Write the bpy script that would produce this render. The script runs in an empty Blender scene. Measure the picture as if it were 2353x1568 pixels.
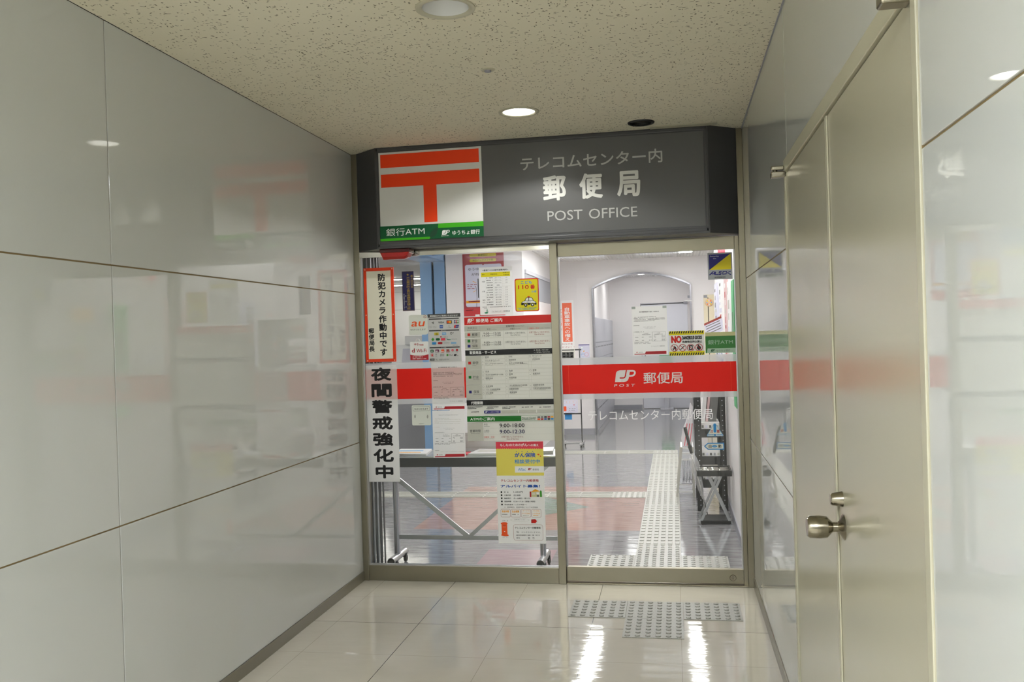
import bpy, bmesh, math, random
from mathutils import Vector, Matrix
random.seed(7)
S = bpy.context.scene
COL = S.collection

# ---------------------------------------------------------------- camera, world, exposure
cam_d = bpy.data.cameras.new('camera')
cam_d.sensor_width = 36.0
cam_d.lens = 2074.8 / 2353 * 36.0
cam_d.clip_start = 0.02
cam = bpy.data.objects.new('camera', cam_d)
COL.objects.link(cam)
R_ = Vector((0.98376083, 0.17690001, -0.03034822))
U_ = Vector((0.02905987, 0.00986977, 0.99952894))
F_ = Vector((-0.17711621, 0.98417934, -0.0045688))
m = Matrix((R_, U_, -F_)).transposed().to_4x4()
m.translation = Vector((1.94195728, -5.34377177, 1.4846357))
cam.matrix_world = m
S.camera = cam
w = bpy.data.worlds.new('world')
S.world = w
w.use_nodes = True
w.node_tree.nodes['Background'].inputs[0].default_value = (0.8, 0.9, 1, 1)
w.node_tree.nodes['Background'].inputs[1].default_value = 0.02
S.view_settings.view_transform = 'Standard'
S.view_settings.look = 'None'
S.view_settings.gamma = 1.0
S.view_settings.exposure = 0.0
S.view_settings.use_curve_mapping = False
S.cycles.max_bounces = 10
S.cycles.diffuse_bounces = 5
S.cycles.glossy_bounces = 5
S.cycles.transparent_max_bounces = 24
S.cycles.sample_clamp_indirect = 6.0
S.cycles.caustics_reflective = False
S.cycles.caustics_refractive = False

LAMP_CORR = 220.0      # corridor downlights
LAMP_LOBBY = 34.0      # strip lights in the lobby
LAMP_HALL = 38.0
BEAM = 23.0           # beam of the lit downlight by the sign
FILL_LIGHT = 38.0        # fill panels added behind the viewpoint to brighten the corridor
#       # strip lights of the hall behind

W, H, HI = 2.356, 2.6443, 2.58     # corridor width, corridor ceiling, lobby ceiling

# ---------------------------------------------------------------- materials
def lin(c):
    c = c / 255.0
    return c / 12.92 if c <= 0.04045 else ((c + 0.055) / 1.055) ** 2.4
def rgb(*c): return (lin(c[0]), lin(c[1]), lin(c[2]), 1.0)
MATS = {}
def mat(name, c, rough=0.5, metal=0.0, spec=0.5, emit=0.0, alpha=1.0):
    if name in MATS: return MATS[name]
    k = bpy.data.materials.new(name); k.use_nodes = True
    b = k.node_tree.nodes['Principled BSDF']
    b.inputs['Base Color'].default_value = rgb(*c)
    b.inputs['Roughness'].default_value = rough
    b.inputs['Metallic'].default_value = metal
    b.inputs['Specular IOR Level'].default_value = spec
    if emit:
        b.inputs['Emission Color'].default_value = rgb(*c)
        b.inputs['Emission Strength'].default_value = emit
    if alpha < 1: b.inputs['Alpha'].default_value = alpha
    MATS[name] = k
    return k
class N:
    """small helper for node graphs"""
    def __init__(s, k): s.t = k.node_tree; s.b = s.t.nodes['Principled BSDF']
    def n(s, kind, **kw):
        x = s.t.nodes.new(kind)
        for a, v in kw.items(): setattr(x, a, v)
        return x
    def l(s, a, b): s.t.links.new(a, b)
    def m(s, op, a, b=None, c=None):
        x = s.n('ShaderNodeMath', operation=op)
        for i, v in enumerate((a, b, c)):
            if v is None: continue
            if isinstance(v, (int, float)): x.inputs[i].default_value = v
            else: s.l(v, x.inputs[i])
        return x.outputs[0]
    def mix(s, f, a, b):
        x = s.n('ShaderNodeMix', data_type='RGBA')
        if isinstance(f, (int, float)): x.inputs[0].default_value = f
        else: s.l(f, x.inputs[0])
        for v, i in ((a, 6), (b, 7)):
            if isinstance(v, tuple): x.inputs[i].default_value = v
            else: s.l(v, x.inputs[i])
        return x.outputs[2]
    def pos(s):
        g = s.n('ShaderNodeNewGeometry'); return g.outputs['Position']
    def xyz(s, v):
        q = s.n('ShaderNodeSeparateXYZ'); s.l(v, q.inputs[0]); return q.outputs
    def mapping(s, v, scale=(1, 1, 1), rot=(0, 0, 0)):
        q = s.n('ShaderNodeMapping'); s.l(v, q.inputs[0])
        q.inputs['Scale'].default_value = scale; q.inputs['Rotation'].default_value = rot
        return q.outputs[0]
    def noise(s, v, scale, detail=2, rough=.5):
        q = s.n('ShaderNodeTexNoise'); s.l(v, q.inputs['Vector'])
        q.inputs['Scale'].default_value = scale; q.inputs['Detail'].default_value = detail
        q.inputs['Roughness'].default_value = rough
        return q
    def bump(s, h, strength, dist=0.01):
        q = s.n('ShaderNodeBump'); q.inputs['Strength'].default_value = strength; q.inputs['Distance'].default_value = dist
        s.l(h, q.inputs['Height']); s.l(q.outputs[0], s.b.inputs['Normal'])
    def ramp(s, f, p0, p1):
        q = s.n('ShaderNodeMapRange'); s.l(f, q.inputs[0])
        q.inputs[1].default_value = p0; q.inputs[2].default_value = p1
        return q.outputs[0]

M_WALL = mat('white_enamel_panel', (200, 202, 199), .025, 0, .5)
M_GROUT = mat('panel_joint', (136, 116, 78), .7)
M_CEIL = mat('rock_wool_ceiling', (222, 216, 188), .9, 0, .2)
g = N(M_CEIL)
p = g.pos()
nzv = g.noise(p, 38, 2)
warp = g.n('ShaderNodeMixRGB', blend_type='ADD'); warp.inputs[0].default_value = .022
g.l(p, warp.inputs[1]); g.l(nzv.outputs['Color'], warp.inputs[2])
fac = None
for sc, rz in (((26, 100, 1), .5), ((104, 28, 1), -.35), ((55, 62, 1), 0)):
    v = g.n('ShaderNodeTexVoronoi'); g.l(g.mapping(warp.outputs[0], sc, (0, 0, rz)), v.inputs['Vector'])
    v.inputs['Scale'].default_value = 1.0; v.inputs['Randomness'].default_value = 1.0
    d = g.ramp(v.outputs['Distance'], .22, .17)
    rnd = g.xyz(v.outputs['Color'])[0]
    d = g.m('MULTIPLY', d, g.m('GREATER_THAN', rnd, .58))
    fac = d if fac is None else g.m('MAXIMUM', fac, d)
big = g.noise(p, 1.3, 2)
basec = g.mix(big.outputs[0], rgb(218, 212, 190), rgb(228, 222, 202))
g.l(g.mix(g.m('MULTIPLY', fac, .85), basec, rgb(84, 78, 56)), g.b.inputs['Base Color'])
hh = g.m('SUBTRACT', g.m('MULTIPLY', g.noise(p, 160, 2).outputs[0], .35), fac)
g.bump(hh, .35, .003)

M_FLOOR = mat('polished_beige_tile', (206, 200, 186), .07, 0, .5)
g = N(M_FLOOR)
p = g.pos(); x, y, z = g.xyz(p)
def near(g, v, off, step, half):
    return g.m('LESS_THAN', g.m('PINGPONG', g.m('ADD', v, -off + 90 * step), step / 2), half)
dark = near(g, x, .5834, .9, .0016)
light = near(g, x, .5834 + .45, .9, .0010)
hz = near(g, y, -.3349, .9282, .0010)
hz2 = near(g, y, -.3349 - .4641, .9282, .0014)
nf = g.noise(p, 5, 3)
c0 = g.mix(nf.outputs[0], rgb(190, 184, 170), rgb(202, 197, 184))
c1 = g.mix(g.m('MULTIPLY', g.m('MAXIMUM', light, hz), .65), c0, rgb(120, 112, 96))
c2 = g.mix(g.m('MAXIMUM', dark, hz2), c1, rgb(52, 50, 46))
g.l(c2, g.b.inputs['Base Color'])
wob = g.noise(g.mapping(p, (5, 15, 1)), 1.0, 2)
g.l(g.m('ADD', g.m('MULTIPLY', wob.outputs[0], .06), .03), g.b.inputs['Roughness'])
g.bump(wob.outputs[0], .10, .01)

M_STEEL = mat('brushed_bronze_steel', (142, 136, 118), .3, 1.0)
M_STEELH = mat('polished_steel', (176, 172, 160), .1, 1.0)
M_ALU = mat('light_aluminium', (198, 198, 200), .3, 1.0)
M_CHROME = mat('chrome', (205, 203, 195), .12, 1.0)
M_KNOB = mat('satin_knob_steel', (142, 136, 120), .22, 1.0)
M_BASE = mat('baseboard_steel', (140, 136, 124), .32, .8)
M_DOOR = mat('cream_door_paint', (178, 173, 153), .22, 0, .45)
M_DOORF = mat('cream_frame_paint', (184, 180, 158), .3, 0, .45)
M_GAP = mat('dark_gap', (46, 40, 30), .8)
M_DARK = mat('black_plastic', (26, 26, 27), .4)
M_BLACKM = mat('black_painted_steel', (32, 32, 34), .45)
M_RUBBER = mat('rubber', (30, 30, 30), .7)
M_SIGN = mat('grey_sign_metal', (76, 76, 78), .32, .25)
M_FACE = mat('grey_sign_face', (94, 94, 94), .3, 0, .45)
M_ACRYL = mat('white_acrylic', (222, 222, 220), .25)
M_WHITE = mat('white_interior_paint', (238, 236, 236), .5)
M_WHITEW = mat('white_lobby_wall', (236, 232, 232), .35)
M_LGREY = mat('light_grey_metal', (190, 190, 198), .4, .1)
M_GREYP = mat('grey_panel', (150, 150, 158), .45)
M_BLUE = mat('blue_steel_portal', (112, 150, 190), .3, 0, .5)
M_CREAM = mat('cream_wood', (232, 220, 190), .45)
M_PLAST = mat('white_plastic', (232, 232, 232), .35)
M_TACT = mat('grey_tactile_rubber', (150, 150, 142), .42)
g = N(M_TACT)
nt = g.noise(g.pos(), 300, 2, .7)
g.l(g.mix(g.ramp(nt.outputs[0], .4, .62), rgb(128, 128, 120), rgb(170, 169, 160)), g.b.inputs['Base Color'])
M_TACT2 = mat('pale_tactile_vinyl', (178, 177, 170), .3)
M_RIB = mat('ribbed_lobby_ceiling', (236, 236, 236), .5)
g = N(M_RIB)
x, y, z = g.xyz(g.pos())
g.bump(g.m('PINGPONG', g.m('ADD', x, 90.0), .022), 1.0, .6)
M_LFLOOR = mat('grey_lobby_vinyl', (150, 150, 155), .1, 0, .5)
g = N(M_LFLOOR)
p = g.pos(); x, y, z = g.xyz(p)
n1 = g.noise(g.mapping(p, (5, 42, 1)), 1.0, 4, .65)
c0 = g.mix(g.ramp(n1.outputs[0], .35, .68), rgb(102, 101, 103), rgb(150, 149, 151))
def inr(g, v, a, b): return g.m('MULTIPLY', g.m('GREATER_THAN', v, a), g.m('LESS_THAN', v, b))
orange = g.m('MULTIPLY', inr(g, x, -.12, 1.644), inr(g, y, 1.48, 3.45))
c1 = g.mix(g.m('MULTIPLY', orange, .55), c0, g.mix(n1.outputs[0], rgb(150, 100, 78), rgb(190, 142, 118)))
dx = g.m('SUBTRACT', 1.18, x); ay = g.m('ABSOLUTE', g.m('SUBTRACT', y, 2.41))
tri = g.m('MULTIPLY', inr(g, x, .72, 1.18), g.m('LESS_THAN', ay, g.m('MULTIPLY', dx, 1.06)))
c2 = g.mix(g.m('MULTIPLY', tri, .85), c1, g.mix(n1.outputs[0], rgb(86, 112, 104), rgb(120, 146, 136)))
blue = g.m('MULTIPLY', inr(g, x, -.12, .35), inr(g, y, .2, 1.48))
c3 = g.mix(g.m('MULTIPLY', blue, .0), c2, rgb(130, 150, 175))
pink = g.m('MULTIPLY', inr(g, x, .62, 1.1), inr(g, y, .3, .85))
c4 = g.mix(g.m('MULTIPLY', pink, .5), c3, rgb(178, 130, 140))
g.l(c4, g.b.inputs['Base Color'])
g.l(g.m('ADD', g.m('MULTIPLY', n1.outputs[0], .1), .05), g.b.inputs['Roughness'])
nb = g.noise(g.mapping(p, (3, 14, 1)), 1, 2)
g.bump(nb.outputs[0], .05, .02)

def glass(name, tint=(250, 252, 252)):
    k = bpy.data.materials.new(name); k.use_nodes = True
    t = k.node_tree; t.nodes.clear()
    o = t.nodes.new('ShaderNodeOutputMaterial'); mx = t.nodes.new('ShaderNodeMixShader')
    tr = t.nodes.new('ShaderNodeBsdfTransparent'); gl = t.nodes.new('ShaderNodeBsdfGlossy')
    tr.inputs[0].default_value = rgb(*tint); gl.inputs['Roughness'].default_value = 0.0
    lw = t.nodes.new('ShaderNodeLayerWeight'); lw.inputs[0].default_value = .5
    pw = t.nodes.new('ShaderNodeMath'); pw.operation = 'POWER'; pw.inputs[1].default_value = 5
    ma = t.nodes.new('ShaderNodeMath'); ma.operation = 'MULTIPLY_ADD'; ma.inputs[1].default_value = .9; ma.inputs[2].default_value = .04
    t.links.new(lw.outputs['Facing'], pw.inputs[0]); t.links.new(pw.outputs[0], ma.inputs[0])
    t.links.new(ma.outputs[0], mx.inputs[0]); t.links.new(tr.outputs[0], mx.inputs[1]); t.links.new(gl.outputs[0], mx.inputs[2])
    t.links.new(mx.outputs[0], o.inputs[0])
    MATS[name] = k
    return k
M_GLASS = glass('clear_glass')
M_FROST = mat('frosted_film', (236, 236, 240), .5, alpha=.42)
M_CLEARP = mat('clear_vinyl', (235, 235, 238), .15, alpha=.28)
def thin(name, c, f, alpha=1.0):
    k = mat(name, c, .5, 0, .3); t = k.node_tree; b = t.nodes['Principled BSDF']; o = [n for n in t.nodes if n.type == 'OUTPUT_MATERIAL'][0]
    mx = t.nodes.new('ShaderNodeMixShader'); tl = t.nodes.new('ShaderNodeBsdfTranslucent'); tl.inputs[0].default_value = rgb(*c); mx.inputs[0].default_value = f
    t.links.new(b.outputs[0], mx.inputs[1]); t.links.new(tl.outputs[0], mx.inputs[2])
    last = mx
    if alpha < 1:
        m2 = t.nodes.new('ShaderNodeMixShader'); tr = t.nodes.new('ShaderNodeBsdfTransparent'); m2.inputs[0].default_value = alpha
        t.links.new(tr.outputs[0], m2.inputs[1]); t.links.new(mx.outputs[0], m2.inputs[2]); last = m2
    t.links.new(last.outputs[0], o.inputs[0])
    return k
M_PAPER = thin('thin_paper', (238, 238, 236), .35, .93)
M_REDF = thin('red_film', (214, 28, 16), .3)
M_WHITEF = thin('white_film', (246, 246, 245), .08)
M_LAMPW = mat('lit_lamp', (250, 252, 255), emit=LAMP_CORR)
M_LAMP0 = mat('lit_lamp_near', (255, 254, 246), emit=28.0)
M_STRIP = mat('lit_strip', (255, 252, 249), emit=LAMP_LOBBY)
M_FILL = mat('lit_fill_panel', (246, 250, 255), emit=FILL_LIGHT)
M_HALL = mat('lit_hall_strip', (255, 250, 238), emit=LAMP_HALL)
M_REDL = mat('red_lens', (170, 14, 10), .15, 0, .6)
M_REDD = mat('dark_red_body', (84, 12, 14), .3)

PAL = dict(red=(206, 28, 20), white=(246, 246, 245), black=(24, 24, 24), grey=(120, 120, 118), dgrey=(78, 78, 78), lgrey=(196, 196, 186),
           cell=(198, 198, 188), paper=(238, 238, 232), green=(0, 112, 20), dgreen=(0, 84, 44), lime=(62, 170, 20), navy=(34, 32, 120), gold=(168, 140, 60),
           yellow=(228, 214, 20), pale=(232, 218, 96), blue=(34, 84, 170), sky=(50, 140, 206), orange=(232, 84, 26), vermilion=(232, 62, 18), maroon=(160, 52, 62),
           pinkred=(222, 60, 80), crimson=(176, 30, 40), brown=(150, 60, 50), cream=(226, 222, 204), mint=(228, 232, 224), pinkish=(224, 190, 190), teal=(20, 130, 90),
           mustard=(206, 190, 60), lav=(214, 214, 232), amber=(240, 170, 30), silver=(168, 172, 176), ivory=(244, 240, 222), leaf=(64, 150, 40), tan=(206, 204, 150),
           pgreen=(176, 204, 180), lblue=(130, 180, 220), tape=(176, 186, 182), plum=(110, 40, 80), emer=(40, 176, 100), salmon=(240, 110, 70), dnavy=(30, 26, 78), markred=(236, 62, 6))
def pm(c): return mat('print_' + c, PAL[c], .45, 0, .35)

# ---------------------------------------------------------------- mesh builder
class B:
    def __init__(s): s.bm = bmesh.new(); s.mats = []
    def mi(s, k):
        if k not in s.mats: s.mats.append(k)
        return s.mats.index(k)
    def _set(s, faces, k, smooth=False):
        i = s.mi(k)
        for f in faces: f.material_index = i; f.smooth = smooth
    def box(s, x0, x1, y0, y1, z0, z1, k, bev=0.0):
        r = bmesh.ops.create_cube(s.bm, size=1.0)
        vs = r['verts']
        for v in vs:
            v.co = Vector(((x0 + x1) / 2 + v.co.x * abs(x1 - x0), (y0 + y1) / 2 + v.co.y * abs(y1 - y0), (z0 + z1) / 2 + v.co.z * abs(z1 - z0)))
        fs = list({f for v in vs for f in v.link_faces})
        s._set(fs, k)
        if bev > 0:
            es = list({e for v in vs for e in v.link_edges})
            r2 = bmesh.ops.bevel(s.bm, geom=es, offset=bev, segments=2, profile=.5, affect='EDGES')
            s._set(r2['faces'], k, False)
        return s
    def prism(s, pts, axis, a0, a1, k, smooth=False):
        """polygon pts (2-D) extruded along axis 'x','y','z' from a0 to a1"""
        def P(p, a):
            return Vector({'x': (a, p[0], p[1]), 'y': (p[0], a, p[1]), 'z': (p[0], p[1], a)}[axis])
        v0 = [s.bm.verts.new(P(p, a0)) for p in pts]; v1 = [s.bm.verts.new(P(p, a1)) for p in pts]
        n = len(pts); fs = [s.bm.faces.new(v0), s.bm.faces.new(v1[::-1])]
        sd = [s.bm.faces.new((v0[i], v0[(i + 1) % n], v1[(i + 1) % n], v1[i])) for i in range(n)]
        s._set(fs, k); s._set(sd, k, smooth)
        bmesh.ops.recalc_face_normals(s.bm, faces=fs + sd)
        return s
    def tube(s, path, r, k, seg=10, cap=True):
        path = [Vector(p) for p in path]
        rings = []
        for i, p in enumerate(path):
            d = (path[min(i + 1, len(path) - 1)] - path[max(i - 1, 0)]).normalized()
            up = Vector((0, 0, 1)) if abs(d.z) < .9 else Vector((1, 0, 0))
            a = d.cross(up).normalized(); b = d.cross(a).normalized()
            rr = r[i] if isinstance(r, (list, tuple)) else r
            rings.append([s.bm.verts.new(p + a * rr * math.cos(2 * math.pi * j / seg) + b * rr * math.sin(2 * math.pi * j / seg)) for j in range(seg)])
        fs = []
        for i in range(len(rings) - 1):
            for j in range(seg):
                fs.append(s.bm.faces.new((rings[i][j], rings[i][(j + 1) % seg], rings[i + 1][(j + 1) % seg], rings[i + 1][j])))
        s._set(fs, k, True)
        if cap:
            c = [s.bm.faces.new(rings[0][::-1]), s.bm.faces.new(rings[-1])]
            s._set(c, k); fs += c
        bmesh.ops.recalc_face_normals(s.bm, faces=fs)
        return s
    def bar(s, p0, p1, wx, wy, k, ref=(0, 1, 0)):
        """flat bar between two points; wy is measured along ref"""
        p0, p1 = Vector(p0), Vector(p1); d = (p1 - p0).normalized(); b = Vector(ref); b = (b - d * b.dot(d)).normalized(); a = d.cross(b)
        vs = [[s.bm.verts.new(p + a * wx / 2 * i + b * wy / 2 * j) for i, j in ((-1, -1), (1, -1), (1, 1), (-1, 1))] for p in (p0, p1)]
        fs = [s.bm.faces.new(vs[0]), s.bm.faces.new(vs[1][::-1])] + [s.bm.faces.new((vs[0][i], vs[1][i], vs[1][(i + 1) % 4], vs[0][(i + 1) % 4])) for i in range(4)]
        s._set(fs, k); bmesh.ops.recalc_face_normals(s.bm, faces=fs)
        return s
    def lathe(s, prof, c, axis, k, seg=32, close=False):
        """prof: list of (radius, height along axis)"""
        ax = Vector(axis).normalized(); up = Vector((0, 0, 1)) if abs(ax.z) < .9 else Vector((1, 0, 0))
        a = ax.cross(up).normalized(); b = ax.cross(a).normalized(); c = Vector(c)
        rings = []
        for r, h in prof:
            if r < 1e-6: rings.append([s.bm.verts.new(c + ax * h)])
            else: rings.append([s.bm.verts.new(c + ax * h + a * r * math.cos(2 * math.pi * j / seg) + b * r * math.sin(2 * math.pi * j / seg)) for j in range(seg)])
        fs = []
        for i in range(len(rings) - 1):
            r0, r1 = rings[i], rings[i + 1]
            for j in range(seg):
                q = []
                for vv in ((r0[j % len(r0)]), (r0[(j + 1) % len(r0)]), (r1[(j + 1) % len(r1)]), (r1[j % len(r1)])):
                    if vv not in q: q.append(vv)
                if len(q) > 2: fs.append(s.bm.faces.new(q))
        s._set(fs, k, True)
        bmesh.ops.recalc_face_normals(s.bm, faces=fs)
        return s
    def poly(s, pts, k):
        f = s.bm.faces.new([s.bm.verts.new(p) for p in pts]); s._set([f], k); return s

def wpos(o):
    v = Vector((0, 0, 0))
    while o is not None: v += o.location; o = o.parent
    return v
def build(name, b, parent=None, loc=None):
    """link the builder as ONE mesh object (world coordinates in b)"""
    me = bpy.data.meshes.new(name)
    base = wpos(parent) if parent else Vector((0, 0, 0))
    off = base + (Vector(loc) if loc else Vector((0, 0, 0)))
    for v in b.bm.verts: v.co -= off
    b.bm.to_mesh(me); b.bm.free()
    for k in b.mats: me.materials.append(k)
    sm = [p_.use_smooth for p_ in me.polygons]
    me.set_sharp_from_angle(angle=math.radians(40))
    me.polygons.foreach_set('use_smooth', sm)
    o = bpy.data.objects.new(name, me); COL.objects.link(o)
    if loc: o.location = loc
    if parent: o.parent = parent
    return o
def tag(o, label=None, cat=None, group=None, kind=None):
    if label: o['label'] = label
    if cat: o['category'] = cat
    if group: o['group'] = group
    if kind: o['kind'] = kind
    return o
def thing(name, label, cat, loc=(0, 0, 0), group=None):
    o = bpy.data.objects.new(name, None); COL.objects.link(o); o.location = loc; o.empty_display_size = .05
    return tag(o, label, cat, group)
def struct(name, b, label=None, parent=None):
    o = build(name, b, parent)
    if parent is None: tag(o, label, None, None, 'structure')
    return o
def copy_tree(o, parent=None):
    c = o.copy(); COL.objects.link(c)
    if parent: c.parent = parent
    for ch in list(o.children): copy_tree(ch, c)
    return c

# ---------------------------------------------------------------- lettering
_tc = {}
def glyphs(s, weight):
    key = (s, weight)
    if key in _tc: return _tc[key]
    c = bpy.data.curves.new('lettering', 'FONT'); c.body = s; c.fill_mode = 'FRONT'; c.resolution_u = 3; c.offset = weight
    o = bpy.data.objects.new('lettering', c)
    me = bpy.data.meshes.new_from_object(o)
    vs = [(v.co.x, v.co.y) for v in me.vertices]; fs = [tuple(p.vertices) for p in me.polygons]
    bpy.data.objects.remove(o); bpy.data.curves.remove(c); bpy.data.meshes.remove(me)
    xs = [v[0] for v in vs]; ys = [v[1] for v in vs]
    _tc[key] = (vs, fs, (min(xs), min(ys), max(xs), max(ys)))
    return _tc[key]
class Sheet:
    """a printed sheet or plate facing -y. quad: its corners TL,TR,BR,BL in the units its layout is drawn in"""
    def __init__(s, x0, x1, z0, z1, y, thick, quad, base, round_=0):
        s.x0, s.x1, s.z0, s.z1, s.y, s.q = x0, x1, z0, z1, y, [Vector(q) for q in quad]
        s.b = B(); s.k = 0; s.base = base; s.slant = 0.0
        k = base if not isinstance(base, str) else pm(base)
        if not thick: s.face([(x0, z0), (x1, z0), (x1, z1), (x0, z1)], k, y)
        elif round_: s.b.prism(s.rr(x0, z0, x1, z1, round_), 'y', y, y + thick, k)
        else: s.b.box(x0, x1, y, y + thick, z0, z1, k)
        d = s.q[1] - s.q[0]; s.sl = d.y / d.x
        d = s.q[3] - s.q[0]; s.sv = d.x / d.y
    @staticmethod
    def rr(x0, z0, x1, z1, r, n=5):
        o = []
        for cx, cz, a in ((x1 - r, z1 - r, 0), (x0 + r, z1 - r, 90), (x0 + r, z0 + r, 180), (x1 - r, z0 + r, 270)):
            for i in range(n + 1):
                t = math.radians(a + 90 * i / n); o.append((cx + r * math.cos(t), cz + r * math.sin(t)))
        return o
    def inv(s, x, y):
        a, b, c, d = s.q; p = Vector((x, y)); u, v = .5, .5
        for _ in range(8):
            f = a * (1 - u) * (1 - v) + b * u * (1 - v) + c * u * v + d * (1 - u) * v - p
            fu = (b - a) * (1 - v) + (c - d) * v; fv = (d - a) * (1 - u) + (c - b) * u
            det = fu.x * fv.y - fu.y * fv.x
            u -= (f.x * fv.y - f.y * fv.x) / det; v -= (fu.x * f.y - fu.y * f.x) / det
        return s.x0 + u * (s.x1 - s.x0), s.z1 - v * (s.z1 - s.z0)
    def yy(s, step=True):
        if step: s.k += 1
        return s.y - .0002 - .00011 * s.k
    def bx(s, x0, y0, x1, y1):
        """rectangle: y measured at the left end, x at the top"""
        X0, Z1 = s.inv(x0, y0); X1, _ = s.inv(x1, y0 + s.sl * (x1 - x0)); _, Z0 = s.inv(x0 + s.sv * (y1 - y0), y1)
        return X0, Z0, X1, Z1
    def face(s, pts, c, y=None):
        y = s.yy() if y is None else y
        k = pm(c) if isinstance(c, str) else c
        f = s.b.bm.faces.new([s.b.bm.verts.new((p[0], y, p[1])) for p in pts]); f.normal_update()
        if f.normal.y > 0: f.normal_flip()
        s.b._set([f], k)
    def r(s, x0, y0, x1, y1, c, step=True, rd=0):
        X0, Z0, X1, Z1 = s.bx(x0, y0, x1, y1)
        pts = s.rr(X0, Z0, X1, Z1, rd) if rd else [(X0, Z0), (X1, Z0), (X1, Z1), (X0, Z1)]
        s.face(pts, c, s.yy(step)); return s
    def fr(s, x0, y0, x1, y1, c, t=.0006, rd=0):
        """outline"""
        X0, Z0, X1, Z1 = s.bx(x0, y0, x1, y1); y = s.yy()
        if rd:
            o = s.rr(X0, Z0, X1, Z1, rd); i = s.rr(X0 + t, Z0 + t, X1 - t, Z1 - t, max(rd - t, .0005)); n = len(o)
            for j in range(n): s.face([o[j], o[(j + 1) % n], i[(j + 1) % n], i[j]], c, y)
        else:
            for a in ((X0, Z0, X1, Z0 + t), (X0, Z1 - t, X1, Z1), (X0, Z0, X0 + t, Z1), (X1 - t, Z0, X1, Z1)):
                s.face([(a[0], a[1]), (a[2], a[1]), (a[2], a[3]), (a[0], a[3])], c, y)
        return s
    def hl(s, x0, x1, y, c, t=.0006):
        X0, Z0, X1, Z1 = s.bx(x0, y, x1, y); s.face([(X0, Z0 - t / 2), (X1, Z0 - t / 2), (X1, Z0 + t / 2), (X0, Z0 + t / 2)], c, s.yy(False)); return s
    def vl(s, x, y0, y1, c, t=.0006):
        X0, Z1 = s.inv(x, y0); _, Z0 = s.inv(x + s.sv * (y1 - y0), y1)
        s.face([(X0 - t / 2, Z0), (X0 + t / 2, Z0), (X0 + t / 2, Z1), (X0 - t / 2, Z1)], c, s.yy(False)); return s
    def put(s, txt, X0, Z0, X1, Z1, c, weight=0.0, y=None, rot=False):
        y = s.yy(False) - .00005 if y is None else y
        if weight >= .011:      # bold: overlaid strokes
            e = weight * min((Z1 - Z0) / .9, (X1 - X0) / max(len(txt) * .5, .9)); dg = e * .7
            sh_ = [(-e, 0), (e, 0), (0, e), (0, -e)] + ([(-dg, dg), (dg, dg), (dg, -dg), (-dg, -dg)] if weight >= .024 else [])
            for i, (dx, dz) in enumerate(sh_):
                s.put1(txt, X0 + e + dx, Z0 + e + dz, X1 - e + dx, Z1 - e + dz, c, 0.0, y - .000025 * i, rot)
        else: s.put1(txt, X0, Z0, X1, Z1, c, 0.0, y, rot)
    def put1(s, txt, X0, Z0, X1, Z1, c, weight, y, rot):
        vs, fs, (a, b_, c_, d) = glyphs(txt, weight)
        if rot: vs = [(v[1], -v[0]) for v in vs]; a, b_, c_, d = b_, -c_, d, -a
        sx = (X1 - X0) / max(c_ - a, 1e-6); sz = (Z1 - Z0) / max(d - b_, 1e-6)
        bv = [s.b.bm.verts.new((X0 + (v[0] - a) * sx + s.slant * (v[1] - b_) * sz, y, Z0 + (v[1] - b_) * sz)) for v in vs]
        k = pm(c) if isinstance(c, str) else c; i = s.b.mi(k)
        for f in fs:
            try: q = s.b.bm.faces.new([bv[j] for j in f])
            except ValueError: continue
            q.material_index = i; q.normal_update()
            if q.normal.y > 0: q.normal_flip()
    def t(s, txt, x0, y0, x1, y1, c='black', w=0.0, y=None):
        s.put(txt, *s.bx(x0, y0, x1, y1), c, w, y); return s
    def it(s, txt, x0, y0, x1, y1, c='black', w=0.0, sl=.25):
        X0, Z0, X1, Z1 = s.bx(x0, y0, x1, y1); s.slant = sl
        s.put(txt, X0, Z0, X1 - sl * (Z1 - Z0), Z1, c, w); s.slant = 0.0; return s
    def tv(s, txt, x0, y0, x1, y1, c='black', w=0.0):
        """vertical text"""
        X0, Z0, X1, Z1 = s.bx(x0, y0, x1, y1); n = len(txt); h = (Z1 - Z0) / n; wd = X1 - X0
        for i, ch in enumerate(txt):
            if ch in ' 　': continue
            _, _, (a, b_, c_, d) = glyphs(ch, 0.0)
            rot = ch == 'ー'
            e = min(wd, h)
            if rot: hw, hh = (d - b_) * wd, (c_ - a) * h
            else: hw, hh = (c_ - a) * wd, (d - b_) * h
            hw = min(hw, wd); hh = min(hh, h * .97, hh / h * wd * 1.35); cx = (X0 + X1) / 2; cz = Z1 - h * (i + .5)
            s.put(ch, cx - hw / 2, cz - hh / 2, cx + hw / 2, cz + hh / 2, c, w, rot=rot)
        return s
    def gk(s, x0, x1, y, h, c='grey', dens=.8):
        """a line of print too small to read"""
        x = x0; yv = s.yy(False)
        while x < x1:
            wd = h * random.uniform(.5, 1.6)
            if random.random() < dens:
                X0, Z0, X1, Z1 = s.bx(x, y + s.sl * (x - x0), min(x + wd * .85, x1), y + s.sl * (x - x0) + h * random.uniform(.75, 1))
                s.face([(X0, Z0), (X1, Z0), (X1, Z1), (X0, Z1)], c, yv)
            x += wd
        return s
    def pl(s, pts, c, step=True):
        s.face([s.inv(*p) for p in pts], c, s.yy(step)); return s
    def disc(s, cx, cy, r, c, step=True, n=24, ry=None):
        X, Z = s.inv(cx, cy); X1, _ = s.inv(cx + r, cy + s.sl * r); R = X1 - X; RY = R if ry is None else R * ry / r
        s.face([(X + R * math.cos(2 * math.pi * i / n), Z + RY * math.sin(2 * math.pi * i / n)) for i in range(n)], c, s.yy(step)); return s
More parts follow.
